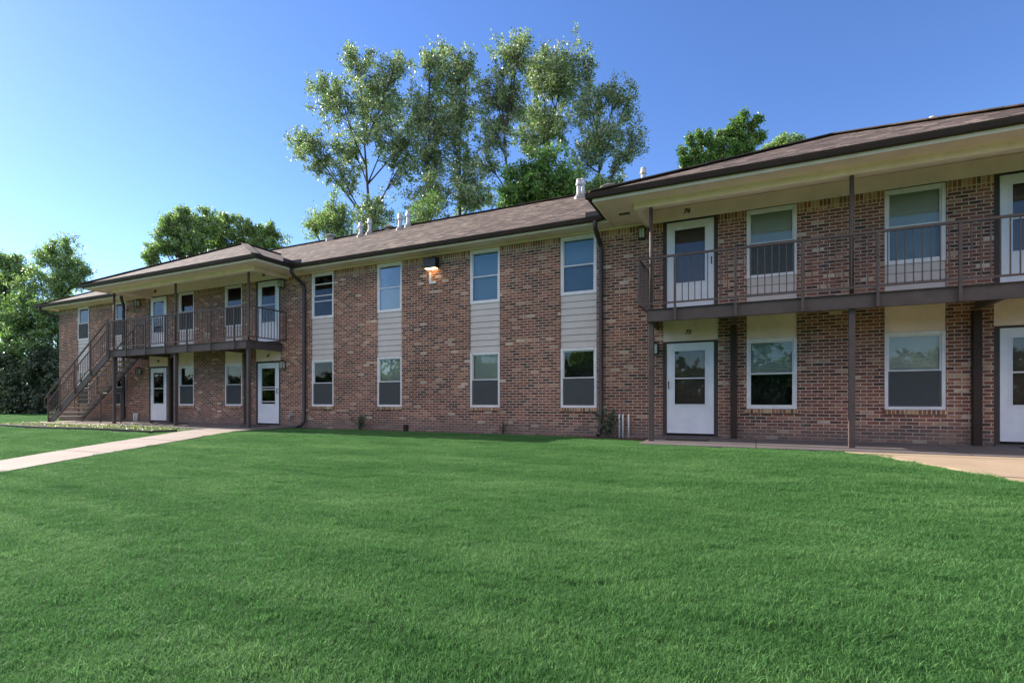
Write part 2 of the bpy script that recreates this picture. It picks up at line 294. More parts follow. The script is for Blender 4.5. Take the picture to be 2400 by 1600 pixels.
# ---------------------------------------------------------------- mesh helpers
class MB:
    def __init__(s): s.v = []; s.f = []; s.uv = {}
    def add(s, vs, fs):
        o = len(s.v); s.v += [tuple(p) for p in vs]; s.f += [tuple(i + o for i in f) for f in fs]; return s
    def box(s, x0, x1, y0, y1, z0, z1):
        return s.add([(x0, y0, z0), (x1, y0, z0), (x1, y1, z0), (x0, y1, z0), (x0, y0, z1), (x1, y0, z1), (x1, y1, z1), (x0, y1, z1)],
                     [(0, 3, 2, 1), (4, 5, 6, 7), (0, 1, 5, 4), (1, 2, 6, 5), (2, 3, 7, 6), (3, 0, 4, 7)])
    def quad(s, a, b, c, d, uv=None):
        s.add([a, b, c, d], [(0, 1, 2, 3)])
        if uv: s.uv[len(s.f) - 1] = uv
        return s
    def bar(s, p, q, w, h=None, up=(0, 0, 1)):
        """box beam from p to q, w wide, h high"""
        h = h or w; p = Vector(p); q = Vector(q); d = (q - p).normalized(); up = Vector(up)
        if abs(d.dot(up)) > 0.99: up = Vector((1, 0, 0))
        sx = d.cross(up).normalized() * (w / 2); sz = sx.cross(d).normalized() * (h / 2)
        vs = [p - sx - sz, p + sx - sz, p + sx + sz, p - sx + sz, q - sx - sz, q + sx - sz, q + sx + sz, q - sx + sz]
        return s.add(vs, [(0, 3, 2, 1), (4, 5, 6, 7), (0, 1, 5, 4), (1, 2, 6, 5), (2, 3, 7, 6), (3, 0, 4, 7)])
    def tube(s, pts, rad, n=8, cap=True):
        pts = [Vector(p) for p in pts]; rr = rad if isinstance(rad, (list, tuple)) else [rad] * len(pts)
        vs = []; fs = []; prev = None
        for i, p in enumerate(pts):
            d = (pts[min(i + 1, len(pts) - 1)] - pts[max(i - 1, 0)]).normalized()
            a = Vector((0, 0, 1)) if abs(d.z) < 0.9 else Vector((0, 1, 0))
            if prev is not None:
                u = (prev - d * prev.dot(d)); u = u.normalized() if u.length > 1e-4 else d.cross(a).normalized()
            else: u = d.cross(a).normalized()
            prev = u; v = d.cross(u)
            for k in range(n):
                t = 2 * math.pi * k / n + (math.pi / 4 if n == 4 else 0); vs.append(p + (u * math.cos(t) + v * math.sin(t)) * rr[i])
        for i in range(len(pts) - 1):
            for k in range(n): fs.append((i * n + k, i * n + (k + 1) % n, (i + 1) * n + (k + 1) % n, (i + 1) * n + k))
        if cap: fs.append(tuple(range(n))[::-1]); fs.append(tuple((len(pts) - 1) * n + k for k in range(n)))
        return s.add(vs, fs)
    def lathe(s, c, prof, n=14):
        c = Vector(c); vs = []; fs = []
        for r, z in prof:
            for k in range(n): vs.append(c + Vector((r * math.cos(2 * math.pi * k / n), r * math.sin(2 * math.pi * k / n), z)))
        for i in range(len(prof) - 1):
            for k in range(n): fs.append((i * n + k, i * n + (k + 1) % n, (i + 1) * n + (k + 1) % n, (i + 1) * n + k))
        fs.append(tuple(range(n))[::-1]); fs.append(tuple((len(prof) - 1) * n + k for k in range(n)))
        return s.add(vs, fs)
    def prism(s, poly, axis, a, b):
        """extrude a 2D polygon along axis 'x' (poly in y,z) or 'y' (poly in x,z) or 'z' (x,y)"""
        def P(p, t): return (t, p[0], p[1]) if axis == 'x' else ((p[0], t, p[1]) if axis == 'y' else (p[0], p[1], t))
        n = len(poly); vs = [P(p, a) for p in poly] + [P(p, b) for p in poly]
        fs = [tuple(range(n)), tuple(range(n, 2 * n))[::-1]] + [(i, i + n, (i + 1) % n + n, (i + 1) % n) for i in range(n)]
        return s.add(vs, fs)
    def build(s, name, mat, parent=None, bevel=0, smooth=False, fixn=True):
        me = bpy.data.meshes.new(name); me.from_pydata(s.v, [], s.f); me.update()
        if s.uv:
            ul = me.uv_layers.new(name='UVMap')
            for fi, uv in s.uv.items():
                for li, c in zip(me.polygons[fi].loop_indices, uv): ul.data[li].uv = c
        if fixn:
            import bmesh
            bm = bmesh.new(); bm.from_mesh(me); bmesh.ops.recalc_face_normals(bm, faces=bm.faces); bm.to_mesh(me); bm.free()
        me.materials.append(M[mat] if isinstance(mat, str) else mat)
        if smooth: me.polygons.foreach_set('use_smooth', [True] * len(me.polygons))
        o = bpy.data.objects.new(name, me); COL.objects.link(o)
        if bevel:
            b = o.modifiers.new('bevel', 'BEVEL'); b.width = bevel; b.segments = 2; b.limit_method = 'ANGLE'
        if parent: o.parent = parent; o.matrix_parent_inverse = Matrix.Translation(-wloc(parent))
        return o
def wloc(o):
    v = Vector(o.location)
    return v
def tag(o, label=None, cat=None, group=None, kind=None):
    if label: o['label'] = label
    if cat: o['category'] = cat
    if group: o['group'] = group
    if kind: o['kind'] = kind
    return o
def empty(name, loc, label=None, cat=None, group=None):
    o = bpy.data.objects.new(name, None); o.empty_display_size = 0.3; COL.objects.link(o); o.location = loc
    return tag(o, label, cat, group)
def text_mesh(name, body, size, loc, mat, parent=None, shear=0.0, depth=0.006, bold=0.0):
    cu = bpy.data.curves.new(name, 'FONT'); cu.body = body; cu.size = size; cu.shear = shear; cu.extrude = depth; cu.offset = bold
    cu.align_x = 'CENTER'; cu.align_y = 'CENTER'
    tmp = bpy.data.objects.new('tmp_text', cu); COL.objects.link(tmp)
    bpy.context.view_layer.update(); dg = bpy.context.evaluated_depsgraph_get()
    me = bpy.data.meshes.new_from_object(tmp.evaluated_get(dg)); bpy.data.objects.remove(tmp)
    me.name = name; me.materials.clear(); me.materials.append(M[mat])
    me.transform(Matrix.Translation(loc) @ Matrix.Rotation(math.pi / 2, 4, 'X'))
    o = bpy.data.objects.new(name, me); COL.objects.link(o)
    if parent: o.parent = parent; o.matrix_parent_inverse = Matrix.Translation(-wloc(parent))
    return o

# ---------------------------------------------------------------- ground
def gz(y): return -0.07 - 0.065 * max(0.0, -2.5 - max(y, -16.0))
xs = [-900, -400, -200, -110, -75] + [i * 1.0 for i in range(-60, 31)] + [45, 80, 150, 300, 700]
ys = [-700, -300, -150, -80, -50, -35, -25, -20] + [-16 + i * 0.5 for i in range(0, 38)] + [5, 10, 20, 35, 60, 120, 250, 450, 900]
g = MB(); nx = len(xs)
for y in ys:
    for x in xs:
        b = 0 if (y > -2.4 or abs(x) > 60) else 0.02 * math.sin(x * 0.7 + y * 0.5) * math.sin(y * 0.6)
        g.v.append((x, y, gz(y) + b))
for j in range(len(ys) - 1):
    for i in range(nx - 1): g.f.append((j * nx + i, j * nx + i + 1, (j + 1) * nx + i + 1, (j + 1) * nx + i))
tag(g.build('ground', 'ground', smooth=True), 'green lawn ground sloping gently away from the building', kind='structure')
def gzz(x, y): return gz(y) + (0 if y > -2.4 else 0.02 * math.sin(x * 0.7 + y * 0.5) * math.sin(y * 0.6))

def strip(name, mat, L, Rr, lift, thick, label=None, steps=24):
    """paved strip between two edge polylines, following the ground"""
    def samp(P, t):
        n = len(P) - 1; k = min(int(t * n), n - 1); f = t * n - k
        return (P[k][0] * (1 - f) + P[k + 1][0] * f, P[k][1] * (1 - f) + P[k + 1][1] * f)
    m = MB()
    for i in range(steps + 1):
        a = samp(L, i / steps); b = samp(Rr, i / steps)
        za = gzz(*a) + lift; zb = gzz(*b) + lift
        m.v += [(a[0], a[1], za), (b[0], b[1], zb), (b[0], b[1], zb - thick), (a[0], a[1], za - thick)]
    for i in range(steps):
        o = i * 4; p = o + 4
        m.f += [(o, o + 1, p + 1, p), (o + 1, o + 2, p + 2, p + 1), (o + 2, o + 3, p + 3, p + 2), (o + 3, o, p, p + 3)]
    m.f += [(0, 3, 2, 1), tuple(steps * 4 + k for k in range(4))]
    return tag(m.build(name, mat), label, kind='structure')
strip('path', 'walk', [(-15.05, -1.80), (-14.95, -2.6), (-13.25, -7.2), (-10.25, -15.3)], [(-13.25, -1.80), (-13.0, -3.2), (-11.3, -7.9), (-8.6, -15.3)], 0.024, 0.15,
      'pale concrete path running from the left porch across the lawn')
strip('path', 'walk_r', [(1.35, -1.80), (2.9, -4.0), (5.6, -7.6)], [(5.2, -1.80), (6.6, -3.6), (8.8, -6.4)], 0.024, 0.15,
      'tan concrete path leaving the right porch')
def slab(x0, x1, y0, label):
    m = MB(); zf, zw = -0.035, 0.0
    m.add([(x0, y0, -0.2), (x1, y0, -0.2), (x1, -0.004, -0.2), (x0, -0.004, -0.2), (x0, y0, zf), (x1, y0, zf), (x1, -0.004, zw), (x0, -0.004, zw)],
          [(0, 3, 2, 1), (4, 5, 6, 7), (0, 1, 5, 4), (1, 2, 6, 5), (2, 3, 7, 6), (3, 0, 4, 7)])
    return tag(m.build('porch_slab', 'slab', bevel=0.012), label, kind='structure')
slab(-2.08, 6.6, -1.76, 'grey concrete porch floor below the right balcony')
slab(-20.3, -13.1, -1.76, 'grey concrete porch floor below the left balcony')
m = MB(); m.add([(-26.4, -1.9, -.2), (-20.304, -1.9, -.2), (-20.304, -.25, -.2), (-26.4, -.25, -.2), (-26.4, -1.9, -.045), (-20.304, -1.9, -.04), (-20.304, -.25, -.02), (-26.4, -.25, -.045)],
      [(0, 3, 2, 1), (4, 5, 6, 7), (0, 1, 5, 4), (1, 2, 6, 5), (2, 3, 7, 6), (3, 0, 4, 7)])
tag(m.build('stair_pad', 'walk', bevel=0.01), 'concrete pad at the foot of the stairs', kind='structure')
# bare soil along the centre wall, mulch by the right downspout
def flat(name, mat, poly, z, label):
    m = MB(); m.add([(x, y, z(x, y) if callable(z) else z) for x, y in poly], [tuple(range(len(poly)))])
    return tag(m.build(name, mat), label, kind='structure')
pts = [(-13.09, -0.002)] + [(-2.09, -0.002)] + [(-2.09 - 11.0 * k / 60, -0.33 - 0.05 * math.sin(k * 1.3) - 0.04 * math.sin(k * 0.37)) for k in range(61)]
flat('soil_strip', 'soil', pts, -0.066, 'dark bare soil strip along the foot of the centre wall')
flat('mulch_bed', 'mulch', [(-3.9, -0.006), (-2.09, -0.006), (-2.09, -0.95), (-2.5, -0.80), (-3.0, -0.62), (-3.6, -0.5), (-4.0, -0.3)], -0.060, 'red brown mulch between the downspout and the porch floor')
flat('planting_bed', 'soil', [(-26.2, -1.91), (-15.15, -1.91), (-15.12, -2.75), (-15.5, -3.16), (-19.0, -3.22), (-24.0, -3.12), (-26.4, -2.9)], lambda x, y: gzz(x, y) + 0.006, 'soil bed in front of the left porch')

# ---------------------------------------------------------------- apartment building
bld = empty('apartment_building', (-7.5, 5, 0), 'long two storey brick apartment building with brown shingle roof, two porches and white doors', 'apartment building')
LX, RX, DEP = -27.93, 12.9, 10.0
ZB, ZT = 4.62, 4.82
# bays: (x0, x1, zlow)
WIN_C = [(-12.68, -11.755), (-10.06, -9.16), (-6.91, -6.01), (-4.34, -3.425)]
WIN_R = [(-0.17, 0.765), (2.23, 3.16)]
WIN_L = [(-19.44, -18.53), (-16.83, -15.93)]
WIN_E = [(-26.43, -25.54), (-23.66, -22.80)]
DOORS = [(-21.26, -20.09), (-15.23, -14.06), (-1.886, -0.73), (3.83, 4.985)]
bays = [(a, b, 0.63) for a, b in WIN_C + WIN_R + WIN_L + WIN_E] + [(a, b, -0.01) for a, b in DOORS]
EXTRA = [(8.3, 9.2)]
bays += [(a, b, 0.63) for a, b in EXTRA]
bays.sort()
wall = MB(); sold = MB()
edges = [LX]
for a, b, z in bays: edges += [a, b]
edges.append(RX)
for i in range(0, len(edges), 2):                                   # brick piers between the bays
    a, b = edges[i], edges[i + 1]
    wall.quad((a, 0, -0.3), (b, 0, -0.3), (b, 0, ZB), (a, 0, ZB)); MB().quad((a, 0, ZB), (b, 0, ZB), (b, 0, ZT), (a, 0, ZT)).build('soldier_course', 'soldier', bld, fixn=False)
    for x, s in ((a, 0), (b, 0)):
        if LX < x < RX: wall.quad((x, 0, -0.01), (x, 0.14, -0.01), (x, 0.14, ZT), (x, 0, ZT))
for a, b, z in bays:
    wall.quad((a, 0, -0.3), (b, 0, -0.3), (b, 0, z), (a, 0, z)); wall.quad((a, 0, z), (b, 0, z), (b, 0.14, z), (a, 0.14, z))
for (p, q) in (((LX, 0), (LX, DEP)), ((LX, DEP), (RX, DEP)), ((RX, DEP), (RX, 0))):
    wall.quad((*p, -0.3), (*q, -0.3), (*q, 4.9), (*p, 4.9))
wall.build('brick_wall', 'brick', bld, fixn=False)
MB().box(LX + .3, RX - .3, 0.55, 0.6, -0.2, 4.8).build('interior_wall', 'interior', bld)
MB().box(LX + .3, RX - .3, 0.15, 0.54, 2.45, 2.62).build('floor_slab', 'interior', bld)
for a, b, z in bays:                                                # rowlock sills
    if z > 0.5: MB().box(a - 0.02, b + 0.02, -0.03, 0.10, 0.545, 0.628).build('brick_sill', 'soldier', bld)

ZS = 4.88
PORCH = [(-22.0, -12.95, -17.45, -21.15, -13.75), (-3.0, 6.0, 1.5, -2.2, 5.2)]; PEAK = [6.74, 6.61]       # fascia x0, x1, mid, return beams
def board(name, mat, x0, x1, y0, y1, z0, z1, bev=0.004): return MB().box(x0, x1, y0, y1, z0, z1).build(name, mat, bld, bevel=bev)
# frieze boards
segs = [(LX - .02, -21.22, 4.88), (-21.08, -13.82, 5.12), (-13.68, -2.27, 4.88), (-2.13, 5.13, 5.12), (5.27, RX, 4.88)]
for a, b, zt in segs: board('frieze', 'cream', a, b, -0.022, -0.001, ZT, zt - 0.001)
board('frieze', 'cream', LX - 0.022, LX - 0.001, 0.0, DEP, ZT, 4.88)
# soffits (centre and ends narrow, porches wide)
so = MB()
for a, b in ((-28.45, -22.0), (-12.95, -3.0), (6.0, 13.4)): so.box(a, b, -0.46, -0.024, ZS, ZS + 0.02)
so.box(-28.45, LX - .024, -0.024, 10.4, ZS, ZS + 0.02)
for x0, x1, xm, r0, r1 in PORCH:
    so.box(x0 + .02, x1 - .02, -1.76, -1.27, ZS, ZS + 0.02); so.box(x0 + .02, r0 - 0.07, -1.27, -0.024, ZS, ZS + 0.02); so.box(r1 + 0.07, x1 - .02, -1.27, -0.024, ZS, ZS + 0.02)
so.build('soffit', 'cream', bld)
for x0, x1, xm, r0, r1 in PORCH:
    board('porch_ceiling', 'cream', r0 + .07, r1 - .07, -1.13, -0.024, 5.12, 5.14)
    board('porch_beam', 'creamtrim', r0 - .07, r1 + .07, -1.27, -1.13, 4.75, 5.16)
    for r in (r0, r1): board('return_beam', 'cream', r - .07, r + .07, -1.13, -0.001, 4.752, 5.16)
    board('fascia', 'creamtrim', x0, x1, -1.79, -1.762, 4.835, 5.0)
    for x in (x0, x1 - .025): board('fascia', 'creamtrim', x, x + .025, -1.762, -0.49, 4.835, 5.0)
for a, b in ((-28.47, -22.0), (-12.95, -3.0), (6.0, 13.4)): board('fascia', 'creamtrim', a, b, -0.487, -0.462, 4.845, 5.0)
board('fascia', 'creamtrim', -28.475, -28.45, -0.487, 10.4, 4.845, 5.0)
v = MB().box(-2.93 + .2, -2.53 + .1, -0.86, -0.70, ZS - 0.012, ZS - 0.001)
vent = v.build('soffit_vent', 'creamtrim', bld)
v = MB()
for k in range(3): v.box(-2.70, -2.46, -0.845 + k * 0.05, -0.815 + k * 0.05, ZS - 0.017, ZS - 0.0125)
o = v.build('slot', 'black', vent); o.matrix_parent_inverse = Matrix.Identity(4)

# gutters
def prof(y, s=-1, h=0.095, z=4.895): return [(y, z + h), (y + s * .125, z + h), (y + s * .115, z + h - .045), (y + s * .10, z), (y, z)]
def gutter_x(x0, x1, y): return MB().prism(prof(y), 'x', x0, x1).build('gutter', 'gutter', bld)
def gutter_y(x, s, y0, y1): return MB().prism(prof(x, s), 'y', y0, y1).build('gutter', 'gutter', bld)
gutter_x(-28.6, -22.13, -0.488); gutter_x(-12.82, -3.13, -0.488); gutter_x(6.13, 13.4, -0.488)
for x0, x1, *_ in PORCH:
    gutter_x(x0 - .12, x1 + .12, -1.791)
    gutter_y(x0 - .001, -1, -1.79, -0.488); gutter_y(x1 + .001, 1, -1.79, -0.488)
gutter_y(-28.476, -1, -0.488, 10.4)
for x, s in ((-3.13, -1), (-12.82, 1), (-22.13, -1)):
    sg = MB().box(min(x, x + s * .38), max(x, x + s * .38), -0.618, -0.608, 4.99, 5.10)
    sg.box(x - .006, x + .006, -0.95, -0.618, 4.99, 5.10); sg.build('splash_guard', 'bronze', bld)
# downspouts
def spout(pts, r=0.055, n=12): return MB().tube(pts, r, n).build('downspout', 'bronze', bld, smooth=True)
def curve3(P, k=6):
    out = []
    for i in range(len(P) - 1):
        p0 = Vector(P[max(i - 1, 0)]); p1 = Vector(P[i]); p2 = Vector(P[i + 1]); p3 = Vector(P[min(i + 2, len(P) - 1)])
        for j in range(k):
            t = j / k; out.append(0.5 * ((2 * p1) + (-p0 + p2) * t + (2 * p0 - 5 * p1 + 4 * p2 - p3) * t * t + (-p0 + 3 * p1 - 3 * p2 + p3) * t ** 3))
    out.append(Vector(P[-1])); return out
for x in (-12.93, -3.30):
    spout(curve3([(x, -0.55, 4.89), (x, -0.545, 4.76), (x, -0.42, 4.66), (x, -0.16, 4.52), (x, -0.075, 4.42), (x, -0.07, 4.2)]) + [Vector((x, -0.07, 0.18)), Vector((x, -0.16, 0.04)), Vector((x, -0.3, 0.02))])
spout(curve3([(-22.05, -0.56, 4.89), (-22.08, -0.54, 4.76), (-22.35, -0.35, 4.62), (-22.75, -0.10, 4.46), (-22.84, -0.075, 4.36), (-22.84, -0.07, 4.1)]) + [Vector((-22.84, -0.07, 0.12)), Vector((-22.84, -0.2, 0.03))])
spout(curve3([(-28.25, -0.55, 4.88), (-28.24, -0.53, 4.76), (-28.17, -0.3, 4.64), (-28.02, 0.05, 4.50), (-28.0, 0.12, 4.40), (-28.0, 0.13, 4.2)]) + [Vector((-28.0, 0.13, 0.1))])

# roof
def face(mb, pts, e):
    """eave direction e; u along it, v up the slope"""
    pts = [Vector(p) for p in pts]; e = Vector(e).normalized(); n = (pts[1] - pts[0]).cross(pts[2] - pts[0]).normalized(); s = n.cross(e)
    if s.z < 0: s = -s
    mb.add(pts, [tuple(range(len(pts)))]); mb.uv[len(mb.f) - 1] = [(p.dot(e), p.dot(s)) for p in pts]
PR = 0.52; RZ = 5.0 + PR * 5.52
roof = MB(); X0, X1 = -28.56, 13.5
face(roof, [(X0, -.52, 5), (X1, -.52, 5), (X1 - 5.52, 5, RZ), (X0 + 5.52, 5, RZ)], (1, 0, 0))
face(roof, [(X1, 10.52, 5), (X0, 10.52, 5), (X0 + 5.52, 5, RZ), (X1 - 5.52, 5, RZ)], (1, 0, 0))
face(roof, [(X0, 10.52, 5), (X0, -.52, 5), (X0 + 5.52, 5, RZ)], (0, 1, 0))
face(roof, [(X1, -.52, 5), (X1, 10.52, 5), (X1 - 5.52, 5, RZ)], (0, 1, 0))
ro = roof.build('roof', 'shingle', bld, fixn=False)
caps = MB()
def cap(p, q): caps.bar(p, q, 0.24, 0.022)
cap((X0 + 5.52, 5, RZ + .006), (X1 - 5.52, 5, RZ + .006)); cap((X0, -.52, 5.01), (X0 + 5.52, 5, RZ + .01))
for i, (x0, x1, xm, *_ ) in enumerate(PORCH):
    pr = MB(); a, b = x0 - .06, x1 + .06; pk = PEAK[i]; yb = -.52 + (pk - 5) / PR; A = (xm, 1.25, pk); B = (xm, yb, pk)
    face(pr, [(a, -1.86, 5), (b, -1.86, 5), A], (1, 0, 0)); face(pr, [(a, -.52, 5), (a, -1.86, 5), A, B], (0, 1, 0)); face(pr, [(b, -1.86, 5), (b, -.52, 5), B, A], (0, 1, 0))
    pr.build('porch_roof', 'shingle', bld, fixn=False)
    cap((a, -1.86, 5.01), (xm, 1.25, pk + .008)); cap((b, -1.86, 5.01), (xm, 1.25, pk + .008)); cap((xm, 1.25, pk + .006), (xm, yb, pk + .006))
c = caps.build('ridge_cap', 'shingle', ro); c.matrix_parent_inverse = Matrix.Identity(4)

# windows
def ring(mb, x0, x1, z0, z1, w, y0, y1):
    mb.box(x0, x0 + w, y0, y1, z0, z1).box(x1 - w, x1, y0, y1, z0, z1).box(x0 + w, x1 - w, y0, y1, z0, z0 + w).box(x0 + w, x1 - w, y0, y1, z1 - w, z1)
def kid(mb, name, mat, par, **k):
    o = mb.build(name, mat, par, **k); o.matrix_parent_inverse = Matrix.Identity(4); return o
def window(x0, x1, z0, z1, top='shade', bot='dark', screen=True, mid=None, extra=0, label=None):
    mid = mid or (z0 + z1) / 2
    f = MB(); ring(f, x0, x1, z0, z1, 0.058, 0.012, 0.09)
    fr = f.build('window', 'white', bld, bevel=0.004)
    if label: fr['label'] = label
    xi0, xi1 = x0 + .058, x1 - .058
    s = MB(); ring(s, xi0, xi1, mid - .018, z1 - .058, 0.026, 0.045, 0.075); ring(s, xi0, xi1, z0 + .058, mid + .018, 0.026, 0.025, 0.044)
    if extra:                                                       # a window with extra cross rails
        s.box(xi0, xi1, 0.03, 0.05, z1 - .36, z1 - .33); s.box(xi0, xi1, 0.03, 0.045, z0 + .53, z0 + .555)
    kid(s, 'sash', 'white', fr, bevel=0.003)
    kid(MB().box(xi0 + .02, xi1 - .02, 0.058, 0.062, mid, z1 - .08), 'glass_pane', 'glass', fr)
    kid(MB().box(xi0 + .02, xi1 - .02, 0.034, 0.038, z0 + .08, mid), 'glass_pane', 'glass', fr)
    if screen: kid(MB().box(xi0 + .005, xi1 - .005, 0.0185, 0.0195, z0 + .06, mid - .005), 'insect_screen', 'screen', fr)
    def cover(kind, za, zb):
        if kind == 'dark': return
        if kind == 'mini': kid(MB().box(xi0 + .01, xi1 - .01, 0.115, 0.12, za, zb), 'blinds', 'mini', fr); return
        mt = {'shade': 'shade', 'blue': 'shade_blue', 'dkblue': 'shade_dkblue', 'drape': 'drape', 'ddrape': 'darkshade'}[kind]
        if kind in ('drape', 'ddrape'):
            m = MB(); n = 14
            for k in range(n + 1):
                x = xi0 + (xi1 - xi0) * k / n; y = 0.14 + 0.018 * math.sin(k * 2.4)
                zz = za if kind == 'ddrape' else za + 0.10 * math.sin(math.pi * k / n) * (1 if za > z0 + .3 else 0)
                m.v += [(x, y, zz), (x, y, zb)]
            m.f = [(2 * k, 2 * k + 2, 2 * k + 3, 2 * k + 1) for k in range(n)]
            kid(m, 'curtain', mt, fr, smooth=True); return
        kid(MB().box(xi0 + .008, xi1 - .008, 0.112, 0.116, za, zb), 'shade', mt, fr)
    cover(top, mid + .01, z1 - .05); cover(bot, z0 + .05, mid + .009)
    return fr
def laps(x0, x1, z0, z1, n, name='siding_panel', mat='siding'):
    m = MB(); h = (z1 - z0) / n
    for k in range(n):
        a = z0 + k * h; m.prism([(0.018, a + .005), (0.034, a + h), (0.055, a + h), (0.055, a + .005)], 'x', x0 + .003, x1 - .003)
    m.box(x0 + .003, x1 - .003, .062, .08, z0, z1)
    return m.build(name, mat, bld)
U0, U1, L0, L1 = 3.38, 4.80, 0.63, 2.08
cfg_c = [(('ddrape', 'shade', False, 1), ('drape', 'drape', True, 0)), (('ddrape', 'shade', False, 0), ('shade', 'dark', True, 0)),
         (('blue', 'blue', False, 0), ('shade', 'dark', True, 0)), (('blue', 'dkblue', False, 0), ('dark', 'dark', True, 0))]
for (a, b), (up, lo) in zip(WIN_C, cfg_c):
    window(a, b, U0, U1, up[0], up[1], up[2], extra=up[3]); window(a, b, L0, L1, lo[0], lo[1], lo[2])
    laps(a, b, L1 + .002, U0 - .002, 8); board('trim', 'cream', a, b, 0.012, 0.09, U1 + .001, ZT, 0)
for (a, b), (up, lo) in zip(WIN_E, [(('shade', 'ddrape', True), ('shade', 'dark', True)), (('shade', 'ddrape', True), ('shade', 'ddrape', True))]):
    window(a, b, U0 + .03, U1 + .015, *up); window(a, b, L0, L1, *lo); laps(a, b, L1 + .002, U0 + .028, 8)
for (a, b) in EXTRA:
    window(a, b, U0, U1, 'shade', 'ddrape'); window(a, b, L0, L1, 'shade', 'ddrape'); laps(a, b, L1 + .002, U0 - .002, 8)
for (a, b), (up, lo) in zip(WIN_L + WIN_R, [(('shade', 'dark', True), ('shade', 'dark', True)), (('shade', 'ddrape', True), ('shade', 'dark', True)),
                                           (('shade', 'ddrape', True), ('mini', 'dark', False)), (('shade', 'ddrape', False), ('shade', 'ddrape', True))]):
    window(a, b, U0, U1 + .01, *up); window(a, b, L0, L1 + .015, *lo)
    laps(a, b, 2.70, U0 - .002, 4); board('wall_panel', 'panel', a + .003, b - .003, 0.02, 0.08, L1 + .018, 2.66, 0)

# doors: white storm doors in dark recessed casings, brown doors behind
def door(x0, x1, z0, hinge='r', rails=(1.22,), num=None, nz=0, glass=(0.64, 1.83), closed=True):
    w0, w1 = x0 + .085, x1 - .085; zt = z0 + 2.0
    ca = MB().box(x0, w0 - .004, 0.004, 0.16, z0 - .05, zt + .04).box(w1 + .004, x1, 0.004, 0.16, z0 - .05, zt + .04).box(w0 - .004, w1 + .004, 0.004, 0.16, zt + .004, zt + .04)
    ca.build('door_casing', 'casing', bld, bevel=0.003)
    MB().box(x0, x1, -0.06, 0.16, z0 - .08, z0 - .052).build('threshold', 'slab', bld)
    MB().box(w0, w1, 0.13, 0.165, z0 - .05, zt).build('inner_door', 'brown_door', bld)
    gx0, gx1, ga, gb = w0 + .165, w1 - .175, z0 + glass[0], z0 + glass[1]
    d = MB(); d.box(w0, gx0, 0.018, 0.055, z0, zt).box(gx1, w1, 0.018, 0.055, z0, zt).box(gx0, gx1, 0.018, 0.055, z0, ga).box(gx0, gx1, 0.018, 0.055, gb, zt)
    ring(d, gx0 - .05, gx1 + .05, ga - .05, gb + .05, 0.014, 0.012, 0.018); ring(d, gx0 - .012, gx1 + .012, ga - .012, gb + .012, 0.018, 0.008, 0.018)
    ring(d, w0, w1, z0, zt, 0.02, 0.010, 0.018)
    do = d.build('door', 'door', bld, bevel=0.002)
    r = MB()
    for q in rails: r.box(gx0 + .002, gx1 - .002, 0.022, 0.045, z0 + q - .012, z0 + q + .012)
    kid(r, 'glass_rail', 'white', do); kid(MB().box(gx0, gx1, 0.032, 0.036, ga, gb), 'door_glass', 'glass', do)
    hx = w0 + .045 if hinge == 'r' else w1 - .045
    kid(MB().tube([(hx, 0.012, z0 + 1.0), (hx, -0.035, z0 + 1.01), (hx, -0.04, z0 + 1.07), (hx, -0.035, z0 + 1.14), (hx, 0.012, z0 + 1.15)], 0.011, 8), 'door_handle', 'black', do)
    return do
door(*DOORS[2], 0.08, 'r'); door(*DOORS[3], 0.08, 'l')
door(*DOORS[2], 2.78, 'l', rails=()); door(*DOORS[3], 2.78, 'l')
door(*DOORS[1], 0.06, 'l', rails=(1.20, 1.12, 0.72)); door(*DOORS[1], 2.78, 'r', rails=(1.22,))
door(*DOORS[0], 0.06, 'r'); door(*DOORS[0], 2.78, 'r', rails=(1.22,))
for a, b in DOORS: board('wall_panel', 'panel', a + .003, b - .003, 0.01, 0.08, 2.125, 2.66, 0)
for body, x, z, s in (('75', -1.35, 2.315, .135), ('76', -1.37, 4.985, .14), ('77', -14.66, 2.29, .135), ('78', -14.84, 5.0, .14), ('79', -20.70, 2.32, .135), ('80', -20.82, 5.0, .14)):
    text_mesh('house_number', body, s, (x, (0.004 if z < 3 else -0.028), z), 'black', bld, shear=0.25, bold=0.003)
# roof vents, as parts of the roof
def zroof(x, y): return min(5 + PR * (y + .52), 5 + PR * (10.52 - y), 5 + PR * (x - X0))
def flue(x, y, top, r=0.075):
    zb = zroof(x, y)
    p = [(r * 2.1, zb - .12), (r * 2.0, zb + .02), (r * 1.15, zb + .11), (r, zb + .12), (r, top - .22), (r * 1.4, top - .22), (r * 1.45, top - .17), (r * 1.15, top - .10), (r * 1.05, top - .06), (r * 1.2, top - .06), (r * 1.0, top - .01), (r * .4, top)]
    o = MB().lathe((x, y, 0), p).build('roof_vent', 'galv', ro, smooth=False); o.matrix_parent_inverse = Matrix.Identity(4)
    k = MB().lathe((x, y, 0), [(r * 2.2, zb - .14), (r * 2.15, zb + .015), (r * 1.3, zb + .10), (r * 1.2, zb + .125)]); 
    kk = k.build('vent_collar', 'ventgrey', ro); kk.matrix_parent_inverse = Matrix.Identity(4)
for x, y, t in ((-14.46, 4.23, 8.04), (-14.32, 4.60, 8.29), (-12.45, 4.18, 8.04), (-12.49, 4.75, 8.35), (-5.2, 4.12, 8.03), (-5.26, 4.72, 8.29), (-3.30, 5.0, 8.40), (4.2, 5.0, 8.27),
                (-25.1, 3.5, 7.68), (-24.4, 3.5, 7.70), (-23.45, 3.5, 7.72), (-22.85, 3.5, 7.82)): flue(x, y, t)
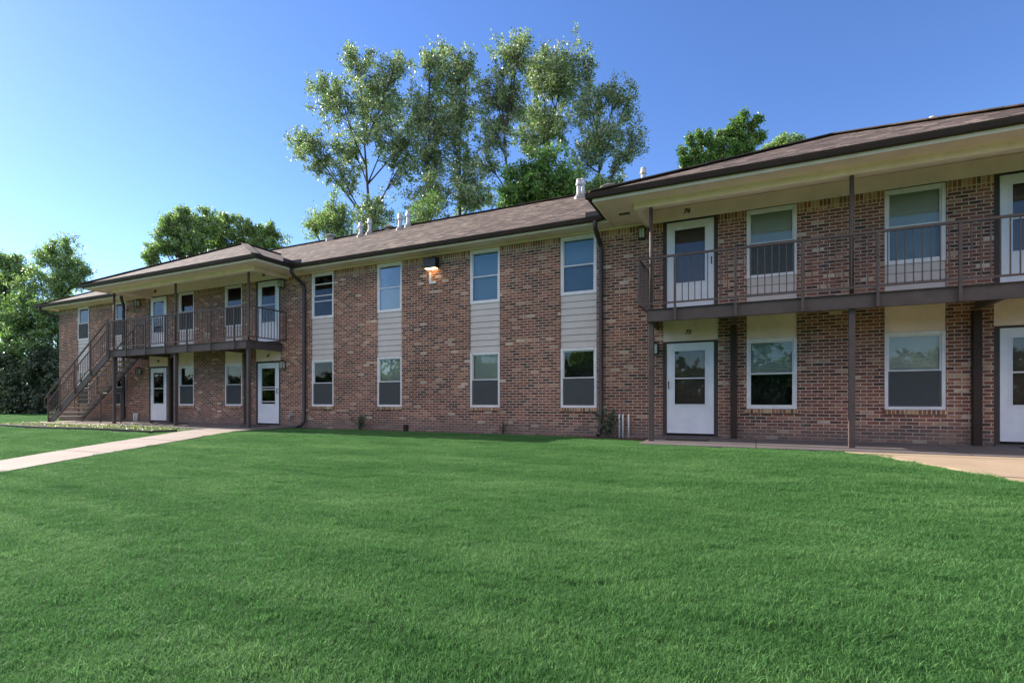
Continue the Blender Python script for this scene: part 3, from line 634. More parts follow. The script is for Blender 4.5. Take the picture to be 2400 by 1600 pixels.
for x, y in ((-13.69, 5.1), (-16.79, 4.95), (-4.46, 5.1)):
    z = zroof(x, y); s = 1.15 if x > -5 else 0.8
    o = MB().lathe((x, y, z), [(.28 * s, -.10), (.28 * s, .04), (.18 * s, .06), (.18 * s, .14), (.27 * s, .14), (.28 * s, .17), (.18 * s, .23), (.0, .25)], 18).build('turtle_vent', 'ventgrey', ro); o.matrix_parent_inverse = Matrix.Identity(4)

# ---------------------------------------------------------------- balconies
def balcony(x0, x1, rail_x, wall_posts, front_posts, label, open_left=False):
    t = empty('balcony', ((x0 + x1) / 2, -0.65, 0), label, 'balcony')
    MB().box(x0, x1, -1.245, -0.002, 2.60, 2.665).build('deck', 'deck', t)
    b = MB().prism([(-1.285, 2.40), (-1.285, 2.655), (-1.335, 2.655), (-1.335, 2.645), (-1.297, 2.645), (-1.297, 2.41), (-1.335, 2.41), (-1.335, 2.40)][::1], 'x', x0, x1)
    b.box(x0, x1, -1.285, -1.25, 2.402, 2.653); b.build('front_beam', 'iron', t)
    for x in (x0, x1):
        s = -1 if x == x0 else 1
        if x == x0 and open_left: MB().box(x - .02, x + .02, -1.249, -0.003, 2.41, 2.598).build('end_beam', 'iron', t)
        else:
            e = MB().box(min(x, x + s * .03), max(x, x + s * .03), -1.249, -0.003, 2.402, 2.653); e.box(min(x, x + s * .07), max(x, x + s * .07), -1.249, -0.003, 2.654, 2.662); e.build('end_beam', 'iron', t)
    r = MB(); yr = -1.36
    a, c = rail_x[0], rail_x[-1]
    r.box(a - .02, c + .02, yr - .025, yr + .02, 3.655, 3.695)
    for i in range(len(rail_x) - 1):
        p, q = rail_x[i] + .022, rail_x[i + 1] - .022
        r.box(p, q, yr - .014, yr + .014, 2.735, 2.768)
        n = max(int((q - p) / 0.115), 1)
        for k in range(1, n): x = p + (q - p) * k / n; r.box(x - .008, x + .008, yr - .008, yr + .008, 2.768, 3.655)
    r.build('front_railing', 'iron', t)
    for x in rail_x:
        MB().box(x - .022, x + .022, yr - .02, yr + .024, 2.40 if (x0 - .05 < x < x1 + .05) else 2.735, 3.655).build('rail_post', 'iron', t)
    for x, s in ((a, -1), (c, 1)):
        if s == -1 and open_left: continue
        e = MB().box(x - .02, x + .02, yr + .021, -0.01, 3.655, 3.695).box(x - .014, x + .014, yr + .025, -0.01, 2.735, 2.768)
        for k in range(1, 12): y = yr + (-.01 - yr) * k / 12; e.box(x - .008, x + .008, y - .008, y + .008, 2.768, 3.655)
        e.build('end_railing', 'iron', t)
        MB().box(x - .022, x + .022, -0.034, -0.009, 2.735, 3.655).build('rail_post', 'iron', t)
    for x in front_posts:
        MB().box(x - .048, x + .048, -1.245 + .0, -1.15, -0.03, 2.399).build('post', 'iron', t, bevel=0.004)
        MB().tube([(x, -1.20, 2.666), (x, -1.20, 4.749)], 0.036, 14).build('upper_post', 'iron', t, smooth=True)
    for x in wall_posts: MB().box(x - .06, x + .06, -0.135, -0.012, -0.01, 2.399).build('wall_post', 'gutter', t, bevel=0.004)
    for x in wall_posts:                                            # joists carrying the deck
        MB().box(x - .04, x + .04, -1.249, -0.14, 2.42, 2.598).build('joist', 'iron', t)
    return t
balcony(-1.98, 5.0, [-2.15, -1.44, -.34, .77, 1.88, 2.98, 4.08, 5.17], [-0.415, 3.57], [-1.93, 1.53, 5.0 - .05], 'dark steel balcony with picket railing above door 75, at the right of the building')
balcony(-21.35, -14.0, [-21.30, -20.2, -19.05, -17.93, -16.77, -15.58, -14.46, -13.80], [-19.76, -15.61], [-21.25, -17.62, -14.02], 'dark steel balcony above doors 77 and 79, with the staircase at its left end', open_left=True)

# ---------------------------------------------------------------- staircase
st = empty('staircase', (-23.4, -0.82, 0), 'brown steel staircase with concrete treads climbing from the lawn to the left balcony', 'staircase')
def up_z(x): return 2.66 + 0.61 * (x + 21.37)
for y in (-1.31, -0.36):
    xb = -21.37 - (2.66 + .04) / .61
    s = MB().prism([(-21.37, 2.66), (-21.37, 2.37), (xb + .46, -.045), (xb + .02, -.045), (xb + .02, up_z(xb + .02) + .03)], 'y', y, y + .045)
    s.build('stringer', 'iron', st)
for i in range(1, 15):
    z = i * 0.1773; x = -21.37 - (2.66 - z) / .61
    MB().box(x, x + .29, -1.262, -0.362, z - .05, z).build('tread', 'tread', st, bevel=0.006)
def rz(x): return 3.70 + 0.625 * (x + 21.45)
for y, nm in ((-1.335, 'outer'), (-0.335, 'inner')):
    r = MB(); xa, xb = -25.62, -21.36
    r.bar((xa, y, rz(xa)), (xb, y, rz(xb)), .045, .04); r.bar((xa, y, rz(xa) - .30), (xb, y, rz(xb) - .30), .03, .03); r.bar((xa, y, up_z(xa) + .10), (xb, y, up_z(xb) + .10), .025, .025)
    n = 34
    for k in range(1, n): x = xa + (xb - xa) * k / n; r.box(x - .008, x + .008, y - .008, y + .008, up_z(x) + .10, rz(x) - .30)
    r.tube([(xa, y, rz(xa) - .02), (xa - .28, y, rz(xa) - .22), (xa - .30, y, rz(xa) - .55), (xa - .02, y, rz(xa) - .56)], 0.02, 8)
    r.build('handrail', 'iron', st)
    for x in ((-25.62, -24.75, -23.65, -22.55, -21.45) if nm == 'outer' else (-25.62, -24.2, -22.8, -21.7)):
        MB().box(x - .022, x + .022, y - .022, y + .022, up_z(x) - .2 if x > -25 else -.04, rz(x)).build('handrail_post', 'iron', st)
e = MB().bar((-21.7, -0.335, 3.72), (-20.93, -0.335, 3.72), .04).box(-20.95, -20.91, -.355, -.315, 2.666, 3.70).bar((-21.7, -0.335, 2.80), (-20.95, -0.335, 2.80), .03)
for k in range(1, 7): x = -21.5 + k * .08; e.box(x - .008, x + .008, -.343, -.327, 2.80, 3.70)
e.build('landing_rail', 'iron', st)
gr = empty('guard_rail', (-22.08, -0.9, -0.03), 'low brown pipe guard rail standing under the staircase', 'guard rail')
MB().tube([(-22.76, -.9, -.04), (-22.76, -.9, 1.06), (-22.74, -.9, 1.09), (-21.42, -.9, 1.09), (-21.40, -.9, 1.06), (-21.40, -.9, -.04)], .024, 8).build('pipe_frame', 'iron', gr)

# ---------------------------------------------------------------- small things on and by the walls
def lantern(x, z, label):
    t = empty('wall_lantern', (x, 0, z), label, 'wall lantern', 'square wall lanterns beside the doors')
    MB().box(x - .05, x + .05, -.02, -.001, z - .05, z + .08).build('back_plate', 'black', t)
    f = MB()
    for dx in (-.066, .066):
        for dy in (-.152, -.03): f.box(x + dx - .007, x + dx + .007, dy - .007, dy + .007, z - .12, z + .10)
    f.box(x - .005, x + .005, -.163, -.157, z - .115, z + .095)
    f.box(x - .078, x + .078, -.165, -.021, z - .135, z - .12); f.build('cage', 'black', t)
    MB().add([(x - .085, -.172, z + .10), (x + .085, -.172, z + .10), (x + .085, -.02, z + .10), (x - .085, -.02, z + .10), (x - .03, -.12, z + .15), (x + .03, -.12, z + .15), (x + .03, -.06, z + .15), (x - .03, -.06, z + .15)],
             [(0, 3, 2, 1), (4, 5, 6, 7), (0, 1, 5, 4), (1, 2, 6, 5), (2, 3, 7, 6), (3, 0, 4, 7)]).build('cap', 'black', t)
    MB().box(x - .056, x + .056, -.145, -.037, z - .119, z + .099).build('lantern_glass', 'lantern_glass', t)
for x, z, l in ((-2.05, 1.98, 'square wall lantern left of door 75 on the ground floor'), (-2.33, 4.62, 'square wall lantern left of door 76, behind the balcony post'),
                (-13.88, 1.98, 'square wall lantern right of door 77 on the ground floor'), (-13.93, 4.62, 'square wall lantern right of door 78 on the upper floor'),
                (-21.80, 1.96, 'square wall lantern left of door 79, behind the stairs'), (-21.88, 4.62, 'square wall lantern left of door 80 on the upper floor')): lantern(x, z, l)
fl = empty('flood_lamp', (-8.07, 0, 4.58), 'dark boxy wall lamp, lit, above the white letter L', 'wall lamp')
MB().prism([(-.001, 4.45), (-.001, 4.74), (-.15, 4.74), (-.20, 4.70), (-.20, 4.47), (-.18, 4.45)], 'x', -8.27, -7.88).build('housing', 'black', fl, bevel=0.006)
MB().box(-8.24, -7.91, -.17, -.03, 4.435, 4.449).build('lens', 'lamp_on', fl)
ld = bpy.data.lights.new('flood_lamp_light', 'SPOT'); ld.energy = 0.9; ld.color = (1.0, .58, .22); ld.spot_size = R(130); ld.spot_blend = 0.9; ld.shadow_soft_size = 0.05
lo = bpy.data.objects.new('flood_lamp_light', ld); COL.objects.link(lo); lo.location = (-8.07, -0.10, 4.42); lo.rotation_euler = (R(18), 0, 0); lo.parent = fl; lo.matrix_parent_inverse = Matrix.Translation(-wloc(fl))
tag(MB().prism([(-8.19, 4.04), (-7.965, 4.04), (-7.965, 4.105), (-8.125, 4.105), (-8.125, 4.36), (-8.19, 4.36)], 'y', -.045, -.012).build('building_letter', 'letter', bevel=0.002), 'large white letter L mounted on the brick wall under the lit lamp', 'letter sign')
def pipes(x0, y, xs_, z1, label, crook=True):
    t = empty('utility_pipes', (x0, y, gz(y)), label, 'pipes')
    for i, dx in enumerate(xs_):
        MB().tube([(x0 + dx, y, -.10), (x0 + dx, y, z1), (x0 + dx, y + .02, z1 + .025), (x0 + dx, -.002, z1 + .03)], .021, 10).build('pipe', 'pvc', t, smooth=True)
    return t
pipes(-2.86, -.07, (0, .08, .215), 0.45, 'three short white pipes against the brick wall left of door 75')
pipes(-22.14, -.07, (0, .11, .22), 0.27, 'three short white pipes against the wall under the stairs')
hb = empty('hose_tap', (-13.5, -.05, .36), 'pale metal hose tap on the wall beside door 77', 'hose tap')
MB().tube([(-13.5, -.001, .38), (-13.5, -.10, .38), (-13.5, -.13, .34), (-13.5, -.13, .28)], .022, 8).tube([(-13.62, -.09, .31), (-13.38, -.09, .36)], .018, 8).build('tap_body', 'galv', hb)
MB().lathe((-13.5, -.10, .40), [(.012, 0), (.045, .02), (.045, .035), (.012, .05)], 10).build('tap_wheel', 'galv', hb)
def mat_(x, y, wd, dp, label): tag(MB().box(x, x + wd, y, y + dp, -0.012, 0.012).build('doormat', 'casing', bevel=0.004), label, 'doormat', 'dark doormats')
mat_(-1.68, -.92, .80, .5, 'dark doormat lying on the porch floor in front of door 75')
mat_(4.1, -.75, .80, .5, 'dark doormat in front of the right-hand ground floor door')
mat_(-15.0, -.80, .80, .5, 'dark doormat in front of door 77'); mat_(-19.3, -.85, .9, .55, 'dark doormat on the porch floor right of door 79')
tag(MB().lathe((-8.80, -.28, 0), [(.075, -.12), (.075, .10), (.085, .10), (.085, .13), (.02, .14)], 12).build('drain_cap', 'gutter'), 'short dark drain stub standing in the soil by the centre wall', 'drain cap')
tb = MB()
P_ = [(-25.9, -2.98), (-24.0, -3.15), (-21.5, -3.2), (-19.0, -3.25), (-17.2, -3.22), (-15.5, -3.2), (-15.05, -2.72)]
for p, q in zip(P_[:-1], P_[1:]): tb.bar((p[0], p[1], gzz(*p) + .02), (q[0], q[1], gzz(*q) + .02), .05, .11)
tag(tb.build('bed_edging', 'casing'), 'dark edging strip along the front of the planting bed', 'edging')

# ---------------------------------------------------------------- plants
def set_tint(me, arr):
    a = me.attributes.new('tint', 'FLOAT', 'FACE'); a.data.foreach_set('value', np.asarray(arr, dtype=np.float32))
def leaf_mesh(name, pos, size, mat, parent=None, aspect=0.75, seed=0, droop=0.0, tint=None):
    """one small four-sided leaf per position, all in one mesh"""
    rg = np.random.default_rng(seed); n = len(pos); pos = np.asarray(pos, dtype=np.float64)
    a = rg.normal(size=(n, 3)); a[:, 2] -= droop; a /= np.linalg.norm(a, axis=1)[:, None]
    b = rg.normal(size=(n, 3)); b -= a * (a * b).sum(1)[:, None]; b /= np.linalg.norm(b, axis=1)[:, None]
    s = size * rg.uniform(0.6, 1.3, n)[:, None]
    nrm = np.cross(a, b)
    v0 = pos; v1 = pos + a * s * 0.45 + b * s * aspect * 0.5 + nrm * s * .1; v2 = pos + a * s; v3 = pos + a * s * 0.45 - b * s * aspect * 0.5 + nrm * s * .1
    V = np.stack([v0, v1, v2, v3], 1).reshape(-1, 3)
    me = bpy.data.meshes.new(name); me.vertices.add(4 * n); me.vertices.foreach_set('co', V.ravel())
    me.loops.add(4 * n); me.loops.foreach_set('vertex_index', np.arange(4 * n, dtype=np.int32))
    me.polygons.add(n); me.polygons.foreach_set('loop_start', np.arange(0, 4 * n, 4, dtype=np.int32)); me.polygons.foreach_set('loop_total', np.full(n, 4, dtype=np.int32))
    me.update(); me.validate(); set_tint(me, rg.uniform(0, 1, n) if tint is None else tint)
    me.materials.append(M[mat]); o = bpy.data.objects.new(name, me); COL.objects.link(o)
    if parent: o.parent = parent; o.matrix_parent_inverse = Matrix.Translation(-wloc(parent))
    return o
def bez(p0, p1, p2, n):
    return [p0 * (1 - t) ** 2 + p1 * 2 * t * (1 - t) + p2 * t * t for t in [i / n for i in range(n + 1)]]
def tree(name, base, lobes, label, leafmat, bark='bark', leaf=0.12, dens=1.0, twigs=20, trunk_r=0.22, seed=1, split=0.35, group='trees behind the building', spread=0.27, cat='tree', aspect=0.8, bare=0.0, tr_top=None, grow=1.12):
    rg = random.Random(seed); bx, by = base; bz = gz(by) - .1
    t = empty(name, (bx, by, bz), label, cat, group)
    L = [(Vector(l[:3]), l[3] * grow, l[4] * grow) for l in lobes]
    zmin = min(c.z - rv for c, rh, rv in L); zmax = max(c.z + rv for c, rh, rv in L)
    cx = sum(c.x for c, _, _ in L) / len(L); cy = sum(c.y for c, _, _ in L) / len(L)
    H = zmax - bz; tb = MB()
    p0 = Vector((bx, by, bz)); pt = Vector((cx, cy, bz + H * (tr_top or 0.78))); pm = Vector((bx + (cx - bx) * 0.15 + rg.uniform(-.3, .3), by + (cy - by) * .15, bz + H * 0.42))
    trunk = bez(p0, pm, pt, 14)
    tb.tube(trunk, [trunk_r * (1 - 0.82 * i / 14) * (1.25 if i == 0 else 1) for i in range(15)], 8)
    leaves = []
    for c, rh, rv in L:
        d = rg.uniform(-1, 1) * rh * 0.9                            # lobes at different depths in the crown
        c = c + (c - Vector((0, -11.9, c.z))).normalized() * d * 0.8
        hd = math.hypot(c.x - trunk[5].x, c.y - trunk[5].y)
        za = max(bz + H * 0.22, min(c.z - 0.9 * hd - rv * 0.6, bz + H * 0.72))
        k = min(range(15), key=lambda i: abs(trunk[i].z - za)); a = trunk[k]
        mid = a.lerp(c, 0.5) + Vector((rg.uniform(-.3, .3), rg.uniform(-.3, .3), (a - c).length * 0.06 - hd * .12))
        end = c + Vector((0, 0, rv * 0.35)); limb = bez(a, mid, end, 9)
        r0 = max(trunk_r * (1 - 0.82 * k / 14) * 0.55, 0.045)
        tb.tube(limb, [r0 * (1 - .85 * i / 9) + 0.012 for i in range(10)], 6)
        for q in range(twigs):
            s = limb[rg.randint(5, 9)]
            while True:
                u = Vector((rg.uniform(-1, 1), rg.uniform(-1, 1), rg.uniform(-1, 1)))
                if 0.35 < u.length < 1: break
            e = c + Vector((u.x * rh, u.y * rh, u.z * rv)) * 1.02
            m_ = s.lerp(e, .5) + Vector((rg.uniform(-.1, .1), rg.uniform(-.1, .1), rg.uniform(.0, .18))) * rh
            tw = bez(s, m_, e, 4); tb.tube(tw, [.020, .016, .012, .009, .006], 4, cap=False)
            if rg.random() < bare: continue
            for j in range(4):                                      # side twigs carry the leaves
                f = rg.uniform(0.3, 1.0) if j else 1.0; ii = min(int(f * 4), 3); p = tw[ii].lerp(tw[ii + 1], f * 4 - ii)
                dv = Vector((rg.gauss(0, 1), rg.gauss(0, 1), rg.gauss(.35, 1))).normalized() * rh * rg.uniform(.18, .42); e2 = p + dv
                tb.bar(p, e2, .010)
                for _ in range(int(11 * dens * (rh / 1.1))):
                    f2 = rg.uniform(0.1, 1.1); g_ = spread * .42; o_ = p.lerp(e2, f2)
                    leaves.append((o_.x + rg.gauss(0, g_), o_.y + rg.gauss(0, g_), o_.z + rg.gauss(0, g_)))
    tb.build('trunk', bark, t, smooth=True, fixn=False)
    leaf_mesh('crown', leaves, leaf, leafmat, t, aspect, seed)
    return t
T = {
'A':([-21.99,14.18],[[-23.04,13.69,22.88,1.16,0.74],[-20.85,14.73,22.57,1.05,0.74],[-22.47,13.96,21.51,1.47,0.95],[-21.42,14.45,20.78,1.37,1.05],[-25.04,12.74,20.25,0.95,0.84],[-24.09,13.19,19.09,1.58,1.16],[-21.99,14.18,19.09,1.89,1.16],[-26.46,12.06,17.62,0.95,0.95],[-25.61,12.47,16.67,1.37,0.84],[-23.52,13.46,16.99,1.68,1.26],[-21.42,14.45,16.99,1.47,1.16],[-24.09,13.19,14.99,0.95,0.74],[-22.18,14.09,13.2,1.37,1.26],[-20.28,15.0,16.99,0.84,0.95],[-20.47,14.91,15.52,1.05,0.95],[-22.37,14.0,11.94,1.26,1.05]]),
'B1':([-17.88,13.92],[[-17.71,14.0,21.05,0.69,0.79],[-17.98,13.88,19.27,1.09,0.99],[-18.34,13.71,18.18,0.69,0.69],[-17.45,14.13,17.39,1.19,1.09],[-17.8,13.96,14.82,1.09,0.99],[-17.98,13.88,12.65,1.19,0.89],[-17.54,14.09,16.01,0.79,0.79]]),
'B2':([-16.77,15.56],[[-17.0,15.45,22.31,0.82,0.71],[-16.26,15.8,21.6,0.61,0.71],[-17.46,15.23,21.19,0.92,0.92],[-16.63,15.63,19.36,1.22,1.12],[-17.18,15.36,17.31,1.33,1.22],[-16.35,15.76,15.07,1.33,1.33],[-16.63,15.63,13.23,1.73,1.02],[-15.8,16.02,14.05,0.82,0.82]]),
'C1':([-12.88,15.19],[[-12.56,15.34,21.74,0.48,0.67],[-13.26,15.02,20.97,0.77,0.86],[-12.56,15.34,20.68,0.67,0.86],[-13.08,15.1,19.15,0.86,0.96],[-14.03,14.65,18.77,1.05,0.86],[-12.74,15.26,18.2,1.05,0.96],[-14.03,14.65,17.24,0.96,0.77],[-13.69,14.81,15.9,0.86,0.86],[-14.21,14.56,14.37,0.57,0.48]]),
'C2':([-12.25,17.71],[[-12.48,17.6,22.01,0.71,0.61],[-11.19,18.21,22.01,0.92,0.61],[-10.64,18.48,21.19,1.22,0.82],[-11.93,17.86,20.89,0.92,0.92],[-11.01,18.3,19.87,1.33,0.92],[-12.48,17.6,18.95,0.92,0.92],[-12.02,17.82,17.31,1.33,0.92],[-12.85,17.42,16.91,0.82,0.82],[-11.56,18.04,18.54,1.02,0.92]]),
'C3':([-9.49,16.8],[[-9.11,16.99,20.3,0.57,0.57],[-8.59,17.23,18.67,0.86,0.77],[-7.38,17.81,18.67,0.77,0.57],[-6.69,18.14,18.0,0.67,0.77],[-9.11,16.99,17.43,1.24,0.96],[-7.55,17.73,16.86,1.44,1.05],[-6.34,18.3,15.9,0.57,0.77],[-8.42,17.32,15.52,1.34,0.67],[-9.11,16.99,14.56,0.86,0.57],[-7.12,17.93,14.85,0.57,0.48],[-7.55,17.73,13.6,0.77,0.38]]),
'D2':([-9.7,12.28],[[-11.04,11.64,11.89,0.75,0.83],[-10.14,12.07,12.14,0.91,0.75],[-9.24,12.5,12.39,0.91,0.83],[-8.64,12.78,11.73,0.75,0.75],[-9.77,12.25,11.23,1.66,0.66],[-11.34,11.5,10.9,0.66,0.5],[-10.44,11.93,11.23,1.0,0.83],[-9.17,12.53,11.31,1.16,0.83]]),
'D3':([-7.63,14.37],[[-7.73,14.32,12.06,0.6,0.52],[-8.2,14.1,11.98,0.6,0.52],[-8.51,13.95,11.63,0.77,0.6],[-7.34,14.51,12.32,0.34,0.34]]),
'S':([-15.08,9.72],[[-15.01,9.75,10.57,0.75,0.66],[-14.63,9.93,10.9,0.41,0.5],[-15.53,9.5,10.32,0.41,0.41],[-15.38,9.58,9.9,1.0,0.5]]),
'E':([-22.59,10.58],[[-22.41,10.66,12.36,0.57,0.67],[-23.02,10.37,11.59,0.67,0.57],[-21.81,10.95,11.4,0.77,0.57],[-22.67,10.54,10.64,1.24,0.67],[-23.45,10.17,10.83,0.57,0.48],[-22.41,10.66,11.5,0.77,0.67]]),
'Dl':([-40.05,13.35],[[-40.51,13.13,15.62,0.54,0.42],[-41.74,12.55,14.67,0.36,0.3],[-40.83,12.98,14.79,0.65,0.54],[-39.81,13.47,14.91,0.71,0.54],[-38.79,13.95,15.14,0.54,0.48],[-39.16,13.77,13.66,0.95,0.77],[-40.77,13.01,13.6,0.89,0.77],[-42.01,12.42,13.24,0.54,0.54],[-42.71,12.09,12.64,0.42,0.48],[-42.71,12.09,11.87,0.48,0.48],[-41.58,12.62,12.64,0.65,0.54],[-40.51,13.13,12.64,0.77,0.65],[-39.43,13.64,12.64,0.71,0.65],[-41.26,12.78,14.19,0.71,0.54],[-39.7,13.52,14.19,0.77,0.6]]),
'Dr':([-37.0,17.01],[[-40.22,15.48,15.36,0.5,0.5],[-40.27,15.46,14.42,0.69,0.62],[-40.1,15.54,13.49,0.75,0.5],[-39.71,15.73,15.17,0.56,0.56],[-39.14,15.99,15.61,0.38,0.44],[-38.13,16.48,15.36,0.56,0.5],[-37.23,16.91,14.92,0.5,0.38],[-35.76,17.6,14.92,0.31,0.38],[-35.42,17.77,14.11,0.69,0.62],[-36.6,17.2,13.99,0.75,0.75],[-38.02,16.53,14.24,0.81,0.75],[-39.43,15.86,14.24,0.94,0.81],[-36.04,17.47,13.49,0.81,0.38],[-39.14,15.99,13.49,1.13,0.5]]),
'G':([-1.59,20.56],[[-0.63,21.02,17.57,0.19,0.19],[-0.91,20.88,17.06,0.38,0.26],[-0.15,21.25,16.97,0.26,0.21],[-1.37,20.66,16.76,0.34,0.26],[0.12,21.38,17.23,0.17,0.13],[-2.99,19.9,16.42,0.17,0.21],[-3.49,19.66,16.04,0.19,0.17],[-2.6,20.08,16.0,0.38,0.34],[-1.87,20.43,16.34,0.26,0.26],[-1.91,20.41,15.66,0.51,0.47],[-0.91,20.88,16.25,0.47,0.43],[-1.11,20.79,15.49,0.51,0.38],[-0.34,21.16,15.74,0.34,0.38],[0.2,21.41,16.29,0.3,0.17],[-3.29,19.75,15.49,0.34,0.26],[-3.79,19.51,14.98,0.21,0.21],[-3.49,19.66,14.64,0.38,0.3],[-2.6,20.08,14.98,0.47,0.34],[-3.91,19.46,15.44,0.17,0.13],[-1.83,20.45,15.06,0.6,0.34]]),
'H':([1.78,26.59],[[1.05,26.25,17.74,0.43,0.24],[2.01,26.7,18.22,0.48,0.29],[1.58,26.5,17.93,0.39,0.29],[2.71,27.03,18.22,0.19,0.12],[0.71,26.08,17.54,0.29,0.14],[1.66,26.54,17.45,0.96,0.39]]),
'F1':([-45.4,7.48],[[-45.71,7.34,11.94,0.63,0.63],[-44.81,7.77,12.13,0.54,0.63],[-46.52,6.95,11.13,0.63,0.63],[-45.46,7.45,10.77,1.0,0.81],[-44.4,7.96,10.77,0.63,0.63],[-43.66,8.31,10.23,0.36,0.36],[-44.73,7.8,9.68,0.9,0.72],[-46.85,6.79,9.68,1.0,0.81],[-45.87,7.26,9.23,1.09,0.72],[-47.67,6.41,8.78,0.81,0.81],[-44.24,8.04,9.32,0.63,0.45],[-45.22,7.57,8.42,1.09,0.72]]),
'F2':([-52.55,6.3],[[-51.8,6.66,11.59,0.57,0.57],[-51.02,7.03,11.4,0.57,0.67],[-51.54,6.78,10.16,0.95,0.95],[-50.5,7.27,10.54,0.57,0.57],[-51.62,6.74,8.45,0.95,0.95],[-51.62,6.74,6.63,0.76,0.95],[-52.48,6.33,9.02,0.95,1.43]]),
'F3':([-44.53,5.68],[[-45.25,5.34,7.15,0.94,0.86],[-44.63,5.64,5.95,1.03,0.94],[-43.7,6.08,6.98,0.86,0.68],[-43.7,6.08,5.44,0.86,0.86],[-45.48,5.23,4.92,1.03,0.94],[-44.32,5.78,4.07,1.11,0.86],[-46.17,4.9,4.24,0.77,0.77],[-43.39,6.22,6.29,0.68,0.86],[-45.71,5.12,6.12,0.86,0.68]]),
'K1':([-44.54,4.57],[[-45.15,4.28,3.31,0.91,0.91],[-44.7,4.49,2.14,0.91,0.91],[-45.08,4.31,1.06,0.91,0.91],[-45.76,3.99,1.31,0.83,0.91],[-44.4,4.64,0.65,0.83,0.67]]),
'K2':([-42.87,5.36],[[-43.58,5.03,2.56,1.0,0.91],[-42.6,5.49,2.73,0.83,0.91],[-43.8,4.92,1.06,1.0,0.91],[-42.75,5.42,1.15,0.83,0.91],[-42.08,5.74,3.39,0.67,0.75],[-41.93,5.81,1.89,0.5,0.91],[-43.05,5.28,0.48,0.83,0.5]]),
}
def TR(key, name, label, mat, **k): b, l = T[key]; return tree(name, b, l, label, mat, **k)
TR('A', 'cottonwood_tree', 'tall open cottonwood with greyish leaves, leftmost of the tall trees, its low limb reaching left', 'leaf_cotton', seed=3, leaf=0.125, dens=2.2, bare=.04, grow=1.2)
TR('B1', 'cottonwood_tree', 'tall narrow cottonwood with dark upper leaves, directly right of the leftmost tall tree', 'leaf_cotton', seed=4, leaf=0.125, dens=2.3, grow=1.5)
TR('B2', 'cottonwood_tree', 'tall slender grey-green cottonwood standing in the middle of the tall group', 'leaf_cotton', seed=5, leaf=0.125, dens=2.1, bare=.05, grow=1.5)
TR('C1', 'cottonwood_tree', 'tallest cottonwood with sparse branches and open sky around its thin trunk', 'leaf_cotton', seed=6, leaf=0.125, dens=1.8, bare=.10, trunk_r=.18, grow=1.45)
TR('C2', 'cottonwood_tree', 'tall full cottonwood with brighter green top, rising behind the dense dark tree', 'leaf_cotton', seed=8, leaf=0.125, dens=2.2, grow=1.45)
TR('C3', 'cottonwood_tree', 'leaning thin cottonwood with sparse crown, rightmost of the tall trees', 'leaf_cotton', seed=9, leaf=0.12, dens=1.8, bare=.12, trunk_r=.17, grow=1.3)
TR('D2', 'leafy_tree', 'dense dark green tree low over the roof beneath the tall cottonwoods', 'leaf_dense', seed=10, leaf=.13, dens=3.2, twigs=18, spread=.24, bark='bark_dark', grow=1.2)
TR('D3', 'leafy_tree', 'small dark bushy tree just behind the pair of white roof vents', 'leaf_oak', seed=11, leaf=.12, dens=2.4, twigs=14, spread=.24, bark='bark_dark')
TR('S', 'leafy_tree', 'bright light-green feathery sapling behind the four white roof vents', 'leaf_lit', seed=12, leaf=.11, dens=2.6, twigs=15, spread=.22, aspect=.45)
TR('E', 'leafy_tree', 'small airy tree standing alone left of the tall cottonwoods', 'leaf_oak', seed=13, leaf=.14, dens=2.4, twigs=14, aspect=.45, grow=1.25)
TR('Dl', 'oak_tree', 'broad bushy oak with the higher crown, behind the left porch roof', 'leaf_oak', seed=14, leaf=0.14, dens=2.9, twigs=17, spread=.24, bark='bark_dark', grow=1.4)
TR('Dr', 'oak_tree', 'broad bushy oak with the lower crown, just left of the porch roof peak', 'leaf_oak', seed=15, leaf=0.14, dens=2.9, twigs=16, spread=.24, bark='bark_dark', grow=1.5)
TR('G', 'leafy_tree', 'green many-pointed tree rising behind the right porch roof', 'leaf_green', seed=16, leaf=.14, dens=3.4, twigs=16, spread=.24, grow=1.15)
TR('H', 'leafy_tree', 'small tree top peeping over the roof right of the green many-pointed tree', 'leaf_oak', seed=17, leaf=.14, dens=3.2, twigs=14, spread=.24)
GL = 'trees left of the building'
TR('F1', 'leafy_tree', 'tall grey-green tree rising behind the left end of the roof', 'leaf_oak', seed=18, leaf=.15, dens=2.50, twigs=16, group=GL, bark='bark_dark', aspect=.5, grow=1.25)
TR('F2', 'leafy_tree', 'dark green tree cut off by the left edge of the photo', 'leaf_oak', seed=19, leaf=.15, dens=3.00, twigs=17, group=GL, bark='bark_dark', grow=1.25)
TR('F3', 'leafy_tree', 'sunlit light green tree beside the left end wall', 'leaf_lit', seed=20, leaf=.15, dens=3.00, twigs=18, group=GL, bark='bark_dark', grow=1.25)
TR('K1', 'shrub', 'large dark shrub at the lawn edge on the far left', 'leaf_shrub', seed=21, leaf=.16, dens=3, twigs=20, group='dark shrubs at the lawn edge', cat='shrub', trunk_r=.09, spread=.26, bark='bark_dark', grow=1.3)
TR('K2', 'shrub', 'large dark shrub between the far left shrub and the building', 'leaf_shrub', seed=22, leaf=.16, dens=3, twigs=20, group='dark shrubs at the lawn edge', cat='shrub', trunk_r=.09, spread=.26, bark='bark_dark', grow=1.3)

